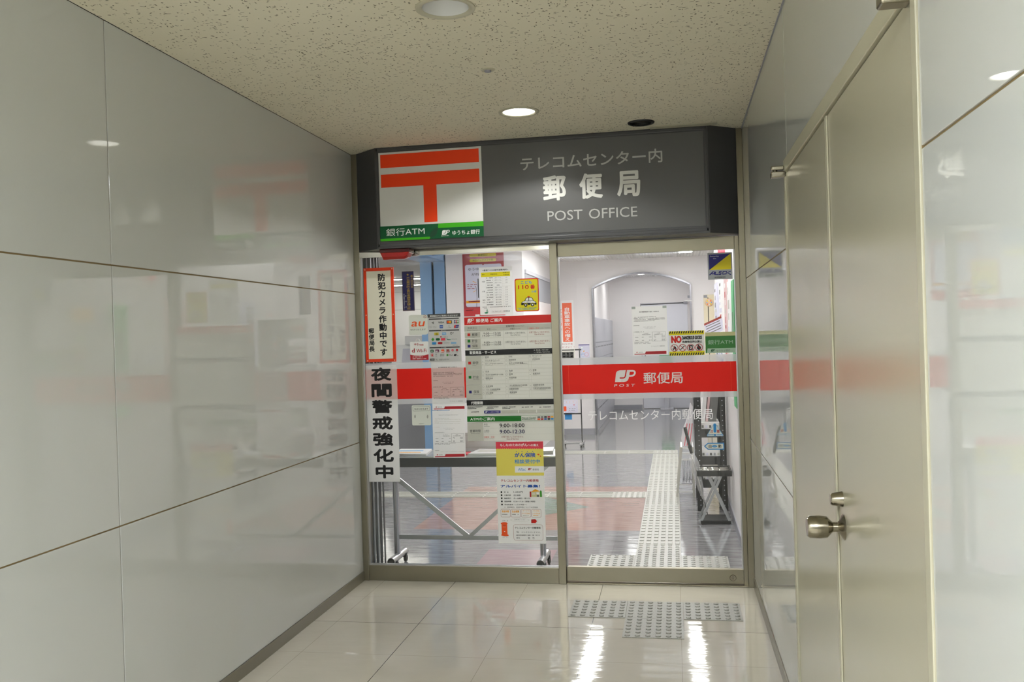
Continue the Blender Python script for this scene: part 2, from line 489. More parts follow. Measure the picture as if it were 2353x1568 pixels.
    def ring(s, cx, cy, r, t, c, n=28):
        X, Z = s.inv(cx, cy); X1, _ = s.inv(cx + r, cy + s.sl * r); R = X1 - X; Q = R * (1 - t / r); y = s.yy()
        for i in range(n):
            a, b = 2 * math.pi * i / n, 2 * math.pi * (i + 1) / n
            s.face([(X + R * math.cos(a), Z + R * math.sin(a)), (X + R * math.cos(b), Z + R * math.sin(b)), (X + Q * math.cos(b), Z + Q * math.sin(b)), (X + Q * math.cos(a), Z + Q * math.sin(a))], c, y)
        return s
    def st(s, pts, wd, c, step=True):
        """stroke; wd in layout units"""
        q = [Vector(s.inv(*p)) for p in pts]; u = (Vector(s.inv(pts[0][0] + wd, pts[0][1] + s.sl * wd)) - q[0]).length / 2; y = s.yy(step)
        nn = []
        for i in range(len(q)):
            d = (q[min(i + 1, len(q) - 1)] - q[max(i - 1, 0)]).normalized(); nn.append(Vector((-d.y, d.x)) * u)
        for i in range(len(q) - 1):
            s.face([q[i] + nn[i], q[i + 1] + nn[i + 1], q[i + 1] - nn[i + 1], q[i] - nn[i]], c, y)
        return s
    def logo(s, x0, y0, x1, y1, c, bg):
        """the slanted two-letter mark: block with a hook cut out, then the bowl"""
        X0, Z0, X1, Z1 = s.bx(x0, y0, x1, y1); wd, h = X1 - X0, Z1 - Z0
        def q(p): return (X0 + p[0] * wd, Z0 + p[1] * h)
        def stroke(pts, t, col):
            v = [Vector(q(p)) for p in pts]; y = s.yy(); n = []
            for i in range(len(v)):
                d = (v[min(i + 1, len(v) - 1)] - v[max(i - 1, 0)]).normalized(); n.append(Vector((-d.y, d.x)) * t * h / 2)
            for i in range(len(v) - 1): s.face([v[i] + n[i], v[i + 1] + n[i + 1], v[i + 1] - n[i + 1], v[i] - n[i]], col, y)
        s.face([q(p) for p in ((0, 0), (.05, .72), (.08, .86), (.14, .95), (.24, 1), (.72, 1), (.64, .3), (.6, .14), (.53, .04), (.42, 0))], c)
        stroke([(.63, .925), (.84, .925), (.9, .9), (.935, .82), (.93, .7), (.89, .58), (.82, .52), (.74, .5), (.6, .5)], .15, c)
        stroke([(.545, 1.0), (.485, .48), (.455, .38), (.40, .34), (.22, .34)], .10, bg)
        return s
    def done(s, name, label, cat, group=None, parent=None):
        c = ((s.x0 + s.x1) / 2, s.y, s.z0)
        o = build(name, s.b, parent, None if parent else c)
        if not parent: tag(o, label, cat, group)
        return o

# ================================================================ large structure
def plane_with_holes(x0, x1, y0, y1, z, holes, k, thick=.02):
    b = B(); bm = b.bm
    def loop(pts):
        vs = [bm.verts.new((p[0], p[1], z)) for p in pts]
        return [bm.edges.new((vs[i], vs[(i + 1) % len(vs)])) for i in range(len(vs))]
    es = loop([(x0, y0), (x1, y0), (x1, y1), (x0, y1)])
    for hole in holes:
        if len(hole) == 4:
            a0, a1, b0, b1 = hole; es += loop([(a0, b0), (a1, b0), (a1, b1), (a0, b1)]); continue
        cx, cy, r = hole
        es += loop([(cx + r * math.cos(2 * math.pi * i / 32), cy + r * math.sin(2 * math.pi * i / 32)) for i in range(32)])
    bmesh.ops.triangle_fill(bm, use_beauty=True, use_dissolve=False, edges=es)
    for f in bm.faces:
        f.normal_update()
        if f.normal.z > 0: f.normal_flip()
    ex = bmesh.ops.extrude_face_region(bm, geom=list(bm.faces))
    bmesh.ops.translate(bm, vec=(0, 0, thick), verts=[v for v in ex['geom'] if isinstance(v, bmesh.types.BMVert)])
    bmesh.ops.recalc_face_normals(bm, faces=list(bm.faces))
    b._set(list(bm.faces), k)
    return b
BACK = -13.0
LX = 1.186
LAMPS = [(-.745, True), (-2.262, False), (-3.78, False), (-5.30, False), (-6.82, True), (-8.34, True), (-9.32, True), (-10.70, True), (-12.0, True)]
FILL_PANELS = [(LX + a, LX + a + .72, y - .5, y + .5) for y in (-6.05, -7.6) for a in (-.95, .23)]
VENT = (1.795, -.312, .074)
struct('ceiling', plane_with_holes(0, W, BACK, .06, H, [(LX, y, .084) for y, _ in LAMPS] + [(VENT[0], VENT[1], VENT[2] - .004)] + FILL_PANELS, M_CEIL))
struct('floor', B().box(-.02, W + .02, BACK, .03, -.06, 0, M_FLOOR))
b = B(); PG = .0027
ys = [0.0, -2.462, -4.93, -7.4, -9.86, BACK]; zs = [.058, .858, 1.780, H]
for i in range(len(ys) - 1):
    for j in range(3):
        b.box(-.03, 0, ys[i + 1] + PG, ys[i] - PG, zs[j] + (PG if j else 0), zs[j + 1] - PG, M_WALL, .0012)
b.box(-.05, -.004, BACK, 0, 0, H, M_GROUT)
struct('wall_left', b)
b = B()
DY0, DY1, DZ = -1.905, -3.737, 2.10      # opening of the double door
def rp(y0, y1, z0, z1): b.box(W, W + .03, y1 + PG, y0 - PG, z0 + PG, z1 - PG, M_WALL, .0012)
for z0, z1 in ((.056, .858), (.858, 1.78), (1.78, DZ)):
    if z0 < 1.7: rp(.0, DY0 + .004, z0, z1)
    rp(DY1, -6.15, z0, z1); rp(-6.15, -9.0, z0, z1); rp(-9.0, BACK, z0, z1)
g1 = PG
b.prism([(-g1, 1.78 + g1), (-g1, H - g1), (-1.986 + g1, H - g1), (-1.986 + g1, DZ), (DY0 + .004, DZ), (DY0 + .004, 1.78 + g1)], 'x', W, W + .03, M_WALL)
for y0, y1 in ((-1.986, -6.15), (-6.15, BACK)): rp(y0, y1, DZ, H)
b.box(W + .004, W + .05, BACK, DY1, 0, H, M_GROUT); b.box(W + .004, W + .05, DY0, 0, 0, H, M_GROUT); b.box(W + .004, W + .05, DY1, DY0, DZ, H, M_GROUT)
struct('wall_right', b)
struct('wall_back', B().box(-.05, W + .05, BACK - .1, BACK, 0, H, M_WALL))
struct('baseboard_left', B().box(0, .006, BACK, 0, 0, .058, M_BASE))
b = B(); b.box(W - .006, W, DY0, 0, 0, .056, M_BASE); b.box(W - .006, W, BACK, DY1, 0, .056, M_BASE)
struct('baseboard_right', b)
b = B(); b.box(W - .004, W, BACK, 0, H - .006, H, M_GREYP)
struct('trim_1', b)

# double door in the right wall
b = B()
b.box(W - .004, W + .05, DY1, DY1 + .032, 0, DZ, M_DOORF, .002)
b.box(W - .004, W + .05, DY0 - .03, DY0, 0, DZ, M_DOORF, .002)
b.box(W - .004, W + .05, DY1 + .032, DY0 - .03, 2.055, DZ, M_DOORF, .002)
b.box(W + .012, W + .05, DY1, DY0, 0, DZ, M_GAP); b.box(W + .001, W + .0105, DY1 - .0028, DY1 - .0002, 0, DZ, M_GROUT)
door = struct('door_1', b)
SEAM = -2.822
b = B(); b.box(W + .002, W + .035, SEAM - .003 + .006, DY0 - .034, .008, 2.048, M_DOOR, .0015)
far = build('door_leaf', b, door)
b = B(); b.box(W + .002, W + .035, DY1 + .037, SEAM - .003, .008, 2.048, M_DOOR, .0015)
near_leaf = build('door_leaf', b, door)
b = B(); b.box(W - .0030, W + .0016, SEAM - .014, SEAM + .012, .008, 2.046, M_DOORF, .001)
build('meeting_strip', b, near_leaf)
for yy in (DY0 - .012, DY1 + .05):
    b = B()
    b.box(W - .05, W - .004, yy - .02, yy + .02, 2.062, 2.078, M_KNOB, .004); b.box(W - .05, W + .002, yy - .02, yy + .02, 2.036, 2.058, M_KNOB, .004)
    b.tube([(W - .034, yy, 2.05), (W - .034, yy, 2.068)], .008, M_KNOB)
    tag(build('pivot_hinge', b, door), 'brass-coloured pivot hinge')
b = B()
b.lathe([(.0, .092), (.024, .092), (.028, .086), (.0295, .06), (.027, .042), (.018, .034), (.0125, .028), (.0125, .016), (.018, .010), (.03, .004), (.034, .0), (0, 0)], (W + .002, -2.905, .968), (-1, 0, 0), M_KNOB)
build('door_knob', b, near_leaf)
b = B(); b.lathe([(0, .03), (.013, .03), (.0155, .027), (.0205, 0), (0, 0)], (W + .002, -2.893, 1.038), (-1, 0, 0), M_KNOB)
build('deadbolt', b, near_leaf)

# storefront: jambs, mullion, rails, fixed pane, sliding door
b = B()
b.box(0, .036, -.004, .09, 0, H, M_STEEL, .0015)
struct('trim_2', b)
b = B(); b.box(2.322, W, -.004, .10, 0, H, M_STEEL, .0015); b.box(2.298, 2.322, .03, .10, 0, 2.03, M_STEEL, .001)
struct('trim_3', b)
win = struct('window_1', B().box(.036, 1.222, .002, .05, 0, .094, M_STEEL, .0015))
build('window_header', B().box(.036, 1.222, -.002, .05, 2.0, 2.036, M_STEELH, .001), win)
build('window_sill_bead', B().box(.036, 1.222, .012, .035, .094, .101, M_ALU), win)
build('glass_pane', B().box(.036, 1.224, .02, .028, .098, 2.002, M_GLASS), win)
build('glass_edge_bead', B().box(.036, .046, .014, .034, .1, 2.0, M_ALU), win)
struct('trim_4', B().box(1.222, 1.266, -.004, .085, 0, 2.036, M_STEEL, .0015))
dr = struct('door_2', B().box(1.2665, 2.2975, .03, .066, .012, .096, M_STEEL, .0015))
build('top_rail', B().box(1.2665, 2.2975, .03, .066, 1.956, 2.032, M_STEEL, .0015), dr)
build('glass_pane', B().box(1.2665, 2.2975, .045, .053, .094, 1.958, M_GLASS), dr)
b = B(); b.box(1.2665, 1.273, .038, .06, .096, 1.956, M_ALU); b.box(2.291, 2.2975, .038, .06, .096, 1.956, M_ALU)
build('edge_trim', b, dr)
b = B(); b.lathe([(0, .008), (.009, .008), (.0095, .005), (.016, .005), (.0175, .003), (.019, 0), (0, 0)], (2.236, .03, .046), (0, -1, 0), M_KNOB)
b.box(2.2345, 2.2375, .0215, .0225, .040, .052, M_GAP)
build('lock_cylinder', b, dr)
struct('trim_5', B().box(1.266, 2.322, .0, .10, 0, .006, M_STEEL, .001))
struct('trim_6', B().box(.036, 2.322, .05, .12, 2.036, H, M_SIGN))
struct('wall_front', B().box(-6, 0.0, .06, .12, 0, H, M_WHITE))

# ---------------------------------------------------------------- lobby shell
struct('floor_lobby', B().box(-6, 3.3, .1, 12.7, -.05, 0, M_LFLOOR))
struct('ceiling_lobby', B().box(-1.1, 3.3, .12, 12.7, HI, HI + .05, M_RIB))
struct('ceiling_hall', B().box(-6, -1.1, .12, 12.7, HI, HI + .05, M_WHITE))
b = B(); b.box(W, W + .1, .1, 3.95, 0, HI, M_WHITEW)
struct('wall_lobby_right', b)
struct('baseboard_lobby_right', B().box(W - .008, W, .1, 3.95, 0, .07, M_GREYP))
AY = 8.05
b = B()
arc = [(.765 + 1.425 * i / 24, 2.172 + .195 * math.sin(math.pi * i / 24) ** .9) for i in range(25)]
b.prism([(.765, 0), (.765, 2.172)] + arc[1:-1] + [(2.19, 2.172), (2.19, 0), (3.3, 0), (3.3, HI), (.16, HI), (.16, 0)], 'y', AY, AY + .14, M_WHITEW)
struct('wall_arch', b)
struct('wall_lobby_far_right', B().box(3.2, 3.3, 3.9, AY, 0, HI, M_WHITEW))
struct('wall_lobby_return', B().box(W + .1, 3.3, 3.85, 3.95, 0, HI, M_WHITEW))
b = B()
M_ARCH = mat('arch_trim_metal', (150, 150, 156), .25, .9)
path = [(.765, .0), (.765, 2.172)] + arc[1:-1] + [(2.19, 2.172), (2.19, 0.0)]
for i in range(len(path) - 1):
    p0, p1 = path[i], path[i + 1]
    b.bar((p0[0], AY + .06, p0[1]), (p1[0], AY + .06, p1[1]), .022, .19, M_ARCH)
struct('trim_7', b)
struct('baseboard_arch', B().box(.18, .745, AY - .012, AY, 0, .09, M_GREYP))
b = B(); b.box(-.775, .17, 5.34, 5.5, 0, HI, M_WHITEW); b.box(.07, .17, 5.5, AY, 0, HI, M_WHITEW)
struct('wall_counter', b)
b = B(); b.box(.6, W + .05, 12.5, 12.6, 0, HI, M_WHITEW); b.box(.5, .7, AY + .14, 12.5, 0, HI, M_WHITEW); b.box(2.3, W + .05, AY + .14, 12.5, 0, HI, M_WHITEW)
struct('wall_alcove', b)
struct('baseboard_alcove', B().box(.7, 1.30, 12.485, 12.5, 0, .08, M_GREYP))
b = B()
for i in range(6):
    for z0, z1 in ((0, .9), (.9, 2.11), (2.11, 2.476), (2.476, HI)):
        b.box(-6 + i * 1.1 + .003, -6 + (i + 1) * 1.1 - .003, 12.6, 12.65, z0 + .003, z1 - .003, M_WHITE)
b.box(-6, .6, 12.62, 12.7, 0, HI, M_GREYP)
struct('wall_hall', b)
struct('wall_hall_left', B().box(-6.1, -6, .1, 12.7, 0, HI, M_WHITE))

# blue portal between hall and lobby
po = thing('steel_portal', 'blue steel shutter portal standing left of the poster wall', 'portal', (-.94, 5.4, 0))
b = B(); b.box(-1.097, -.955, 5.33, 5.5, 0, 2.43, M_BLUE, .003); b.box(-.925, -.79, 5.33, 5.5, 0, 2.43, M_BLUE, .003); b.box(-.955, -.925, 5.42, 5.5, 0, 2.43, M_BLUE)
build('post', b, po)
build('shutter_slot', B().box(-.9549, -.9251, 5.405, 5.419, .0, 2.43, M_DARK), po)
b = B(); b.box(-1.097, -.79, 1.3, 5.5, 2.43, HI, M_BLUE, .003)
build('header', b, po)
b = B(); b.box(-1.097, -.955, 1.3, 1.45, 0, 2.43, M_BLUE, .003); b.box(-.925, -.79, 1.3, 1.45, 0, 2.43, M_BLUE, .003)
build('post', b, po)

# strip lights
def strip(name, x, y, lx, ly, label, group, k, cat='ceiling light'):
    t = thing(name, label, cat, (x, y, HI), group)
    build('housing', B().box(x - lx / 2 - .02, x + lx / 2 + .02, y - ly / 2 - .02, y + ly / 2 + .02, HI - .02, HI, M_PLAST), t)
    build('diffuser', B().box(x - lx / 2, x + lx / 2, y - ly / 2, y + ly / 2, HI - .028, HI - .0205, k), t)
for x in (.8, 2.12):
    for y in (1.2, 3.0, 4.7, 6.1):
        strip('strip_light', x, y + (.4 if x > 1 and y > 6 else 0), .16, 1.2, 'white strip light running lengthwise on the ribbed ceiling of the lobby', 'strip lights on the lobby ceiling', M_STRIP)
strip('strip_light', 1.5, 9.2, 1.0, .16, 'crosswise strip light inside the alcove just behind the arch', None, M_STRIP)  # this and the next strip are added out of view to brighten the alcove
strip('strip_light', 1.5, 11.2, 1.0, .16, 'crosswise strip light inside the alcove near its back door', None, M_STRIP)
strip('strip_light', -2.6, 10.0, 2.6, .07, 'thin crosswise strip light, nearer of the two beyond the blue portal', None, M_HALL)
strip('strip_light', -2.6, 11.7, 2.6, .07, 'thin crosswise strip light, farther of the two beyond the blue portal', None, M_HALL)
for y in (2.2, 4.4):
    strip('strip_light', -2.6, y, 1.8, .16, 'crosswise strip light above the side hall out of sight', 'strip lights of the side hall', M_HALL)

# corridor downlights
for i, (y, on) in enumerate(LAMPS):
    lab = ('lit round downlight in the corridor ceiling just before the grey sign' if i == 0 else
           'unlit round downlight with white reflector at top of the corridor ceiling' if i == 1 else
           'round downlight further back along the corridor ceiling')
    t = thing('downlight', lab, 'ceiling light', (LX, y, H), 'corridor downlights behind the viewpoint' if i > 1 else None)
    b = B(); b.lathe([(.084, -.0), (.1055, 0), (.1045, -.005), (.098, -.007), (.088, -.006), (.082, -.001), (.082, .012)], (LX, y, H), (0, 0, 1), M_DOORF, 40)
    build('trim_ring', b, t)
    if on:
        b = B(); b.lathe([(.082, .0), (.074, .02), (.069, .036), (.0, .036)], (LX, y, H), (0, 0, 1), M_ACRYL, 40)
        build('reflector', b, t)
        b = B(); b.lathe([(0, .035), (.0655, .035), (.0655, .028), (.0, .028)], (LX, y, H), (0, 0, 1), M_LAMPW if i else M_LAMP0, 40)
        build('lamp_disc', b, t)
        if i == 0:      # the beam of this downlight
            sp = bpy.data.lights.new('downlight_beam', 'SPOT'); sp.energy = BEAM; sp.spot_size = 2 * math.atan(2.6); sp.spot_blend = .25; sp.shadow_soft_size = .02; sp.color = (1, 1, .95)
            so = bpy.data.objects.new('downlight_beam', sp); COL.objects.link(so); so.location = (0, 0, .006); so.parent = t
    else:
        b = B(); b.lathe([(.082, .0), (.072, .04), (.05, .085), (.0, .085)], (LX, y, H), (0, 0, 1), M_ACRYL, 40)
        build('reflector', b, t)
        b = B(); b.lathe([(0, .06), (.026, .062), (.032, .07), (.032, .084), (0, .084)], (LX, y, H), (0, 0, 1), M_PLAST, 24)
        b.lathe([(.027, .0605), (.034, .066), (.034, .084)], (LX, y, H), (0, 0, 1), M_GREYP, 24)
        build('bulb', b, t)
for (a0, a1, b0, b1) in FILL_PANELS:  # unseen panels added to light the corridor; deep housings keep it off the sign
    t = thing('fill_panel', 'rectangular recessed ceiling troffer of the corridor behind the viewpoint', 'ceiling light', ((a0 + a1) / 2, (b0 + b1) / 2, H), 'troffers behind the viewpoint')
    b = B()
    b.box(a0 - .01, a0 + .004, b0 - .01, b1 + .01, H - .004, H + .14, M_PLAST); b.box(a1 - .004, a1 + .01, b0 - .01, b1 + .01, H - .004, H + .14, M_PLAST)
    b.box(a0 + .004, a1 - .004, b0 - .01, b0 + .004, H - .004, H + .14, M_PLAST); b.box(a0 + .004, a1 - .004, b1 - .004, b1 + .01, H - .004, H + .14, M_PLAST)
    b.box(a0 - .01, a1 + .01, b0 - .01, b1 + .01, H + .14, H + .15, M_PLAST)
    build('housing', b, t)
    build('diffuser', B().box(a0 + .01, a1 - .01, b0 + .01, b1 - .01, H + .11, H + .12, M_FILL), t)
t = thing('ceiling_vent', 'black round ceiling vent near the sign at the right', 'vent', (VENT[0], VENT[1], H))
b = B(); b.lathe([(.06, .015), (.062, 0), (.0745, 0), (.072, -.006), (.064, -.008), (.058, -.004)], (VENT[0], VENT[1], H), (0, 0, 1), M_DARK, 36)
build('rim', b, t)
b = B(); b.lathe([(.06, .014), (.04, .035), (.0, .04)], (VENT[0], VENT[1], H), (0, 0, 1), M_GAP, 36)
build('throat', b, t)
t = thing('sprinkler_cap', 'small round sprinkler cap between the two ceiling downlights', 'sprinkler', (1.181, -1.506, H))
b = B(); b.lathe([(0, 0), (.032, 0), (.030, -.003), (.018, -.005), (0, -.005)], (1.181, -1.506, H), (0, 0, 1), M_DOORF, 28); build('flange', b, t)
b = B(); b.lathe([(0, -.0045), (.015, -.0045), (.014, -.011), (0, -.012)], (1.181, -1.506, H), (0, 0, 1), M_GREYP, 20); build('cap', b, t)
tag(build('access_trim', B().box(1.84, 2.21, -.20, -.14, H - .005, H, M_DOORF, .001), None, (2.0, -.17, H)), 'narrow cream access strip on the ceiling above the sign', 'access panel')

# ---------------------------------------------------------------- sign box over the entrance
sg = thing('lightbox_sign', 'dark grey post office sign box with red mark above the glass doors', 'sign', (W / 2, -.07, 2.036))
YS = -.135
b = B(); b.prism([(.037, -.005), (.199, YS), (2.158, YS), (2.321, -.005), (2.321, .049), (.037, .049)], 'z', 2.0375, H - .0005, M_SIGN)
for z in (2.057, 2.630):
    b.box(.205, 2.152, YS - .004, YS, z - .009, z + .009, M_SIGN, .002)
for x in (.212, 2.146): b.box(x - .007, x + .007, YS - .004, YS, 2.048, 2.639, M_SIGN, .002)
build('housing', b, sg)
sh = Sheet(.8565, 2.133, 2.080, 2.613, YS - .0025, .0025, [(20, 205), (1890, 78), (1915, 878), (45, 968)], M_FACE)
SLET = mat('sign_lettering', (186, 186, 184), .3, 0, .4)
sh.done('face_panel', None, None, parent=sg)
def raised(sheetdef, items, name, k, depth):
    sh = Sheet(*sheetdef); sh.b.bm.clear(); sh.b.mats = []
    for txt, X0, Z0, X1, Z1, wgt in items:
        for yy in (0,): sh.put(txt, X0, Z0, X1, Z1, k, wgt, y=YS - .0025 - depth)
    bm = sh.b.bm
    ex = bmesh.ops.extrude_face_region(bm, geom=list(bm.faces))
    bmesh.ops.translate(bm, vec=(0, depth, 0), verts=[v for v in ex['geom'] if isinstance(v, bmesh.types.BMVert)])
    bmesh.ops.recalc_face_normals(bm, faces=list(bm.faces))
    return sh
sd = (.8565, 2.133, 2.080, 2.613, YS - .0025, .0025, [(0, 0), (1, 0), (1, 1), (0, 1)], M_FACE)
raised(sd, [('テレコムセンター内', 1.087, 2.451, 1.904, 2.530, .012)], 'a', SLET, .002).done('small_lettering', None, None, parent=sg)
LW = mat('sign_lettering_white', (222, 222, 218), .3)
for ch, xa, za, xb, zb in (('郵', 1.215, 2.267, 1.350, 2.414), ('便', 1.427, 2.267, 1.562, 2.414), ('局', 1.643, 2.267, 1.776, 2.414)):
    raised(sd, [(ch, xa, za, xb, zb, .03)], 'b', LW, .002).done('large_letter', None, None, parent=sg)
for wd, xa, xb in (('POST', 1.237, 1.441), ('OFFICE', 1.478, 1.754)):
    raised(sd, [(wd, xa, 2.151, xb, 2.208, .0)], 'c', SLET, .002).done('latin_lettering', None, None, parent=sg)
sh = Sheet(.2245, .8555, 2.083, 2.612, YS - .005, .005, [(330, 345), (1437, 265), (1464, 1240), (352, 1297)], M_ACRYL)
def sbox(x0, z0, x1, z1, c): sh.face([(x0, z0), (x1, z0), (x1, z1), (x0, z1)], c, sh.yy())
sbox(.236, 2.520, .8405, 2.600, 'markred')
sh.face([(.2365, 2.4025), (.498, 2.4025), (.498, 2.1825), (.5785, 2.1825), (.5785, 2.4025), (.8405, 2.4025), (.8405, 2.481), (.2365, 2.481)], 'markred', sh.yy())
o = sh.done('mark_panel', None, None, parent=sg); tag(o, 'white panel with red postal mark')
sh = Sheet(.2225, .8565, 2.0815, 2.1705, YS - .0075, .001, [(345, 1135), (1463, 1080), (1466, 1240), (350, 1297)], 'dgreen')
sh.pl([(982, 1104), (1463, 1080), (1465, 1131), (975, 1152)], 'lime').pl([(350, 1270), (905, 1244), (884, 1270), (350, 1297)], 'lime')
X, Z = sh.inv(930, 1198)
sh.face([(X + .030, Z + .030), (X + .006, Z + .022), (X - .018, Z + .002), (X - .024, Z - .030), (X + .002, Z - .026), (X + .020, Z - .008)], mat('print_leaf_shade', (0, 62, 34), .45))
sh.t('銀行ATM', 412, 1160, 832, 1242, 'white', .004).t('ゆうちょ銀行', 1132, 1180, 1424, 1229, 'white', .012)
sh.logo(1018, 1176, 1106, 1226, 'white', 'dgreen').t('BANK', 1015, 1232, 1098, 1242, 'white', .01)
o = sh.done('banking_strip', None, None, parent=sg); tag(o, 'green strip with white lettering')

# red alarm lamp under the sign
al = thing('alarm_lamp', 'red wedge-shaped alarm lamp under the left end of the grey sign', 'lamp', (.30, -.06, 1.98))
b = B(); b.box(.205, .392, -.115, -.012, 2.015, 2.037, M_REDD, .004); build('base', b, al)
b = B()
prof = [(-.113, 2.0148), (-.013, 2.0148), (-.02, 1.99), (-.045, 1.976), (-.085, 1.976), (-.104, 1.99)]
x0, x1 = .208, .389
v = []
rows = [(x0, .0), (x0 + .010, 1.0), (x1 - .038, 1.0), (x1 - .014, .72), (x1, .15)]
for x, s_ in rows:
    v.append([b.bm.verts.new((x, p[0], 2.0148 - (2.0148 - p[1]) * max(s_, .12))) for p in prof])
fs = []
for i in range(len(v) - 1):
    for j in range(len(prof)):
        fs.append(b.bm.faces.new((v[i][j], v[i][(j + 1) % len(prof)], v[i + 1][(j + 1) % len(prof)], v[i + 1][j])))
fs += [b.bm.faces.new(v[0]), b.bm.faces.new(v[-1][::-1])]
bmesh.ops.recalc_face_normals(b.bm, faces=fs); b._set(fs, M_REDL)
build('lens', b, al)

# ================================================================ printed things on the fixed pane
G = .0198        # face of the fixed pane
# red band with frosted edges
sh = Sheet(.037, 1.222, 1.122, 1.308, .0193, 0, [(0, 0), (1, 0), (1, 1), (0, 1)], M_REDF)
sh.done('red_band_film', 'red film band across the left glass pane', 'window film')
for z0, z1, wd in ((1.3085, 1.346, 'above'), (1.090, 1.1215, 'below')):
    tag(build('frosted_film', B().box(.037, 1.222, .0192, .0199, z0, z1, M_FROST), None, (.6, .019, z0)), 'narrow frosted film strip on the left pane just %s the red band' % wd, 'window film')

# framed plate
t = thing('security_camera_plate', 'tall white plate with orange-red border reading 防犯カメラ作動中です', 'sign', (.151, .012, 1.354))
sh = Sheet(.055, .248, 1.354, 1.937, .012, .0075, [(140, 342), (440, 323), (472, 1275), (172, 1282)], 'vermilion')
sh.done('border_plate', None, None, parent=t)
sh = Sheet(.0735, .2295, 1.3735, 1.9175, .0105, .0014, [(172, 366), (412, 351), (440, 1247), (203, 1255)], 'ivory')
sh.tv('防犯カメラ作動中です', 281, 384, 364, 1226, 'black', .035)
sh.tv('郵便局長', 195, 940, 255, 1184, 'black', .03)
sh.done('face', None, None, parent=t)
for x, z in ((.0645, 1.928), (.239, 1.928), (.0645, 1.646), (.239, 1.646), (.0645, 1.363), (.239, 1.363)):
    b = B(); b.lathe([(.0034, 0), (.0030, .0016), (0, .0022)], (x, .012, z), (0, -1, 0), M_CREAM, 10); build('pin', b, t)
# long paper banner
sh = Sheet(.048, .249, .610, 1.333, .0170, 0, [(60, 0), (288, -10), (310, 847), (82, 847)], M_PAPER)
for i, ch in enumerate('夜間警戒強化中'):
    z1 = 1.320 - i * .1010
    sh.put(ch, .081 if ch != '中' else .092, z1 - .083, .213 if ch != '中' else .207, z1, 'black', .045)
sh.done('paper_banner', 'long white paper banner with seven bold black characters 夜間警戒強化中', 'banner')
# navy plate
sh = Sheet(.300, .3755, 1.664, 1.908, .0165, .003, [(537, 367), (655, 362), (668, 757), (550, 765)], 'dnavy')
sh.fr(540, 371, 652, 760, 'gold', .0007)
sh.tv('暴力団追放', 623, 400, 649, 532, 'gold', .01).tv('不当要求防止責任者講習受講之証', 582, 422, 619, 750, 'gold', .012)
X, Z = sh.inv(597, 399)
sh.face([(X + .0085 * (1 if i % 2 == 0 else .45) * math.sin(math.pi * i / 5), Z + .0085 * (1 if i % 2 == 0 else .45) * math.cos(math.pi * i / 5)) for i in range(10)], 'gold', sh.yy())
sh.tv('東京都暴力追放センター', 556, 590, 566, 750, 'white', .0).tv('警視庁', 573, 585, 583, 752, 'white', .0)
sh.done('navy_plate', 'small navy vertical plate with gold characters and a gold star', 'sign')
# wifi stickers
sh = Sheet(.3345, .4545, 1.515, 1.637, .0188, .001, [(605, 805), (795, 800), (800, 998), (610, 1003)], 'mint', .012)
sh.it('au', 628, 868, 772, 920, 'orange', .03).t('Wi-Fiつかえます', 622, 942, 778, 960, 'black', .008)
for r in (14, 25, 37):
    sh.st([(752 + r * math.sin(math.radians(a)), 838 - r * math.cos(math.radians(a))) for a in (5, 30, 55, 80)], 4, 'brown')
sh.done('wifi_sticker', 'white rounded sticker with orange lettering and wireless waves', 'sticker')
t = thing('wifi_tag_sticker', 'white tag-shaped sticker with red Free Wi-Fi lettering and red foot', 'sticker', (.395, .0188, 1.359))
sh = Sheet(.338, .454, 1.359, 1.4725, .0188, .001, [(620, 1072), (803, 1068), (803, 1252), (623, 1258)], 'white', .005)
sh.pl([(621, 1200), (660, 1209), (720, 1211), (765, 1206), (803, 1196), (803, 1252), (623, 1258)], 'crimson')
sh.t('Free', 692, 1086, 756, 1112, 'crimson', .012).t('d', 637, 1138, 668, 1180, 'crimson', .03).t('Wi-Fi', 683, 1144, 784, 1178, 'crimson', .012)
for r in (5, 11, 18): sh.st([(674 + r * math.sin(math.radians(a)), 1109 - r * math.cos(math.radians(a))) for a in (-45, -15, 15, 45)], 4, 'crimson')
sh.gk(645, 745, 1222, 6, 'white').gk(645, 780, 1240, 6, 'white')
sh.done('panel', None, None, parent=t)
b = B(); b.tube([(.372, .0194, 1.4725), (.383, .0194, 1.489), (.393, .0194, 1.489), (.404, .0194, 1.4725)], .0026, M_WHITE, 6)
build('hanger_loop', b, t)
sh = Sheet(.3365, .457, .9575, 1.081, .0188, .001, [(395, 290), (530, 285), (537, 430), (400, 433)], 'mint', .008)
sh.fr(403, 299, 524, 331, 'black', .0012, .005).t('Wi-Fiつかえます', 414, 309, 512, 322, 'black', .012)
for sx, c in ((-1, 428), (1, 502)):
    for r in (6, 11): sh.st([(c + sx * r * math.cos(math.radians(a)), 369 - r * math.sin(math.radians(a)) * 1.6) for a in (-45, -15, 15, 45)], 2.6, 'black')
sh.gk(448, 486, 420, 4, 'grey')
sh.done('wifi_sticker', 'white rounded sticker with boxed Wi-Fi line, below the red band', 'sticker')

